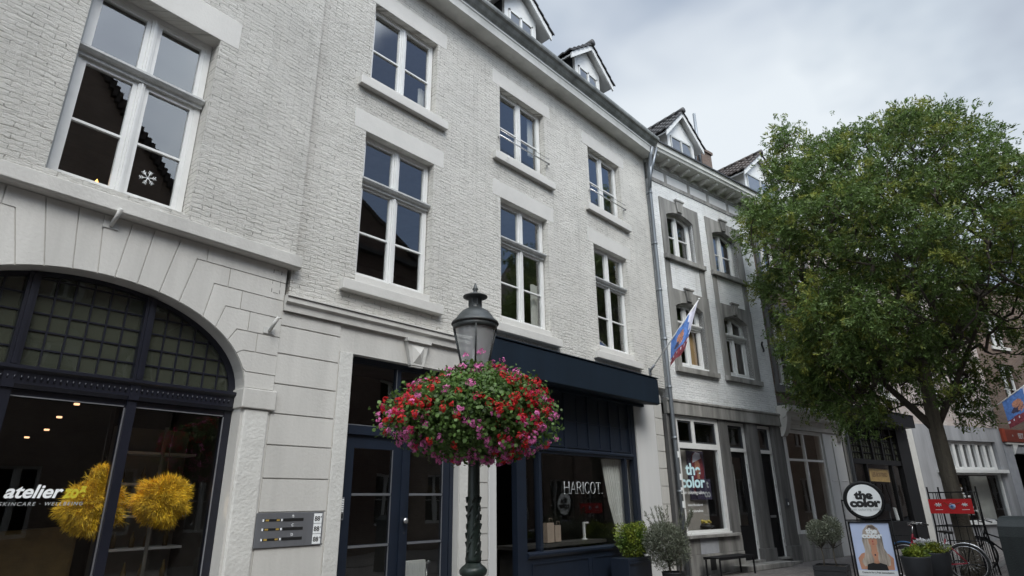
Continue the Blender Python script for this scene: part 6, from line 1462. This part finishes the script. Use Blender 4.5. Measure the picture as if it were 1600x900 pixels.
# ================================================================== bicycles
def bicycle(loc, rz, lab, frame, fend, rack=True):
    t = empty('bicycle', loc, rz, lab, 'bicycle', 'bicycles parked by the tree')   # +x forward
    RW, CR = .34, 1.06
    for cx_ in (0, CR):
        ty = MB(); ty.tube([(cx_+RW*math.cos(k*math.pi/20), 0, RW+RW*math.sin(k*math.pi/20)) for k in range(40)], .019, 8, closed=True); wo = ty.build('wheel', 'rubber', t)
        rm = MB(); rm.tube([(cx_+(RW-.028)*math.cos(k*math.pi/20), 0, RW+(RW-.028)*math.sin(k*math.pi/20)) for k in range(40)], .010, 6, closed=True)
        for k in range(28): a = k*2*math.pi/28; rm.tube([(cx_+.025*math.cos(a+.5*(-1)**k), .02*(-1)**k, RW+.025*math.sin(a+.5*(-1)**k)), (cx_+(RW-.03)*math.cos(a), 0, RW+(RW-.03)*math.sin(a))], .0017, 3)
        rm.tube([(cx_, -.05, RW), (cx_, .05, RW)], .022, 10); rm.build('rim', 'bright_metal', wo)
        fd = MB(); a0, a1 = (.25, 3.4) if cx_ == 0 else (-.1, 2.6)
        fd.tube([(cx_+(RW+.035)*math.cos(a0+(a1-a0)*k/16), 0, RW+(RW+.035)*math.sin(a0+(a1-a0)*k/16)) for k in range(17)], .016, 6); fd.build('fender', fend if cx_ else 'bright_metal' if frame == 'red_paint' else 'black_paint', t)
    f = MB(); BB = (.44, 0, .29); ST = (.30, 0, .78); HT = (.86, 0, .86); HB = (.90, 0, .72)
    f.tube([BB, ST], .016, 8); f.tube([BB, HB], .019, 8); f.tube([(.34, 0, .60), (.88, 0, .80)], .016, 8); f.tube([HT, HB], .02, 8)
    for s_ in (-.05, .05): f.tube([(0, s_, RW), (.30, s_*.4, .72)], .009, 6); f.tube([(0, s_, RW), (.40, s_*.6, .29)], .010, 6); f.tube([(CR, s_, RW), (.93, s_, .66), (.90, s_*.4, .72)], .011, 6)
    f.build('frame', frame, t)
    s = MB(); s.tube([ST, (.27, 0, .90)], .013, 8); s.build('seat_post', 'bright_metal', t)
    s = MB(); s.add([(.13, -.09, .93), (.13, .09, .93), (.24, .075, .95), (.24, -.075, .95), (.40, .02, .94), (.40, -.02, .94), (.14, -.07, .88), (.14, .07, .88), (.38, .012, .91), (.38, -.012, .91)], [(0, 1, 2, 3), (3, 2, 4, 5), (0, 3, 6), (1, 7, 2), (6, 7, 1, 0), (5, 4, 8, 9), (3, 5, 9, 6), (2, 7, 8, 4), (6, 9, 8, 7)], 0, True); s.build('saddle', 'leather', t)
    h = MB(); h.tube([HT, (.83, 0, 1.02)], .012, 8)
    for s_ in (-1, 1): h.tube([(.83, 0, 1.02), (.90, s_*.08, 1.05), (.86, s_*.22, 1.10), (.70, s_*.28, 1.08), (.60, s_*.29, 1.05)], .011, 8)
    h.build('handlebar', 'bright_metal', t)
    g = MB()
    for s_ in (-1, 1): g.tube([(.68, s_*.283, 1.075), (.57, s_*.292, 1.04)], .016, 8)
    g.build('grip', 'leather', t)
    c = MB(); c.tube([(BB[0], -.06, .29), (BB[0], .06, .29)], .03, 10); c.tube([(BB[0]+.085*math.cos(k*math.pi/10), .045, .29+.085*math.sin(k*math.pi/10)) for k in range(20)], .006, 5, closed=True); c.tube([(0, .045, RW+.03), (.44, .045, .375)], .005, 4); c.tube([(0, .045, RW-.03), (.44, .045, .205)], .005, 4)
    c.tube([(.44, .07, .29), (.50, .08, .13)], .009, 6); c.tube([(.44, -.07, .29), (.38, -.08, .45)], .009, 6); c.build('chainset', 'charcoal', t)
    pd = MB(); pd.box(.46, .54, .085, .17, .12, .14); pd.box(.34, .42, -.17, -.085, .44, .46); pd.build('pedal', 'leather', t)
    if rack:
        r_ = MB()
        for s_ in (-.07, .07): r_.tube([(.92, s_, .84), (1.28, s_, .84)], .007, 5); r_.tube([(1.2, s_, .84), (CR, s_*.8, RW)], .006, 5)
        for k in range(4): r_.tube([(.95+k*.1, -.07, .84), (.95+k*.1, .07, .84)], .006, 5)
        r_.tube([(1.28, -.07, .84), (1.30, 0, .90), (1.28, .07, .84)], .006, 5); r_.build('front_rack', 'black_paint', t)
    k_ = MB()
    for s_ in (-.07, .07): k_.tube([(-.28, s_, .76), (.26, s_, .76)], .006, 5); k_.tube([(-.12, s_, .76), (0, s_*.8, RW)], .006, 5)
    for k in range(5): k_.tube([(-.26+k*.11, -.07, .76), (-.26+k*.11, .07, .76)], .005, 5)
    k_.build('rear_rack', 'black_paint', t)
    return t
bicycle((16.0, 2.33, 0), R(92), 'red bicycle with blue front mudguard leaning by the tree behind the dark planters', 'red_paint', 'blue_paint')
bicycle((18.6, 1.42, 0), R(78), 'black bicycle parked to the right of the tree behind the red one', 'black_paint', 'black_paint', rack=False)
# ================================================================== litter bin
lb = empty('litter_bin', (10.42, .80, 0), R(-14), 'dark green metal litter bin with a rounded top at the lower right corner', 'litter bin')
prof = [(-.22, 0), (-.22, 1.12), (-.20, 1.24), (-.14, 1.32), (-.05, 1.355), (.08, 1.36), (.18, 1.33), (.24, 1.26), (.25, 1.15), (.25, 0)]
p = MB()
n = len(prof); T_ = .02
p = MB()
vs = []; fs = []
for y_ in (-.30, .26):
    for (x_, z_) in prof: vs.append((x_, y_, z_))
for i in range(n-1): fs.append((i, i+1, n+i+1, n+i))
fs.append(tuple(range(n, 2*n)))
p.add(vs, fs)
inn = [(x_*.88+.002, z_-.035 if z_ > .5 else z_) for x_, z_ in prof]
vs = []; fs = []
for y_ in (-.30, .22):
    for (x_, z_) in inn: vs.append((x_, y_, z_))
for i in range(n-1): fs.append((i, i+1, n+i+1, n+i))
fs.append(tuple(range(n, 2*n)))
p.add(vs, fs)
p.add([(x_, -.30, z_) for x_, z_ in prof]+[(x_, -.30, z_) for x_, z_ in inn], [(i, i+1, n+i+1, n+i) for i in range(n-1)])
p.build('housing', 'bin_green', lb, bevel=.004)
p = MB(); p.box(-.17, .20, -.26, .2, .02, .92, bev=.01); p.build('inner_bin', 'black_paint', lb)
p = MB(); p.box(-.226, -.2215, -.28, -.12, .95, 1.02); p.build('name_plate', 'charcoal', lb)
print('objects', len(bpy.data.objects))
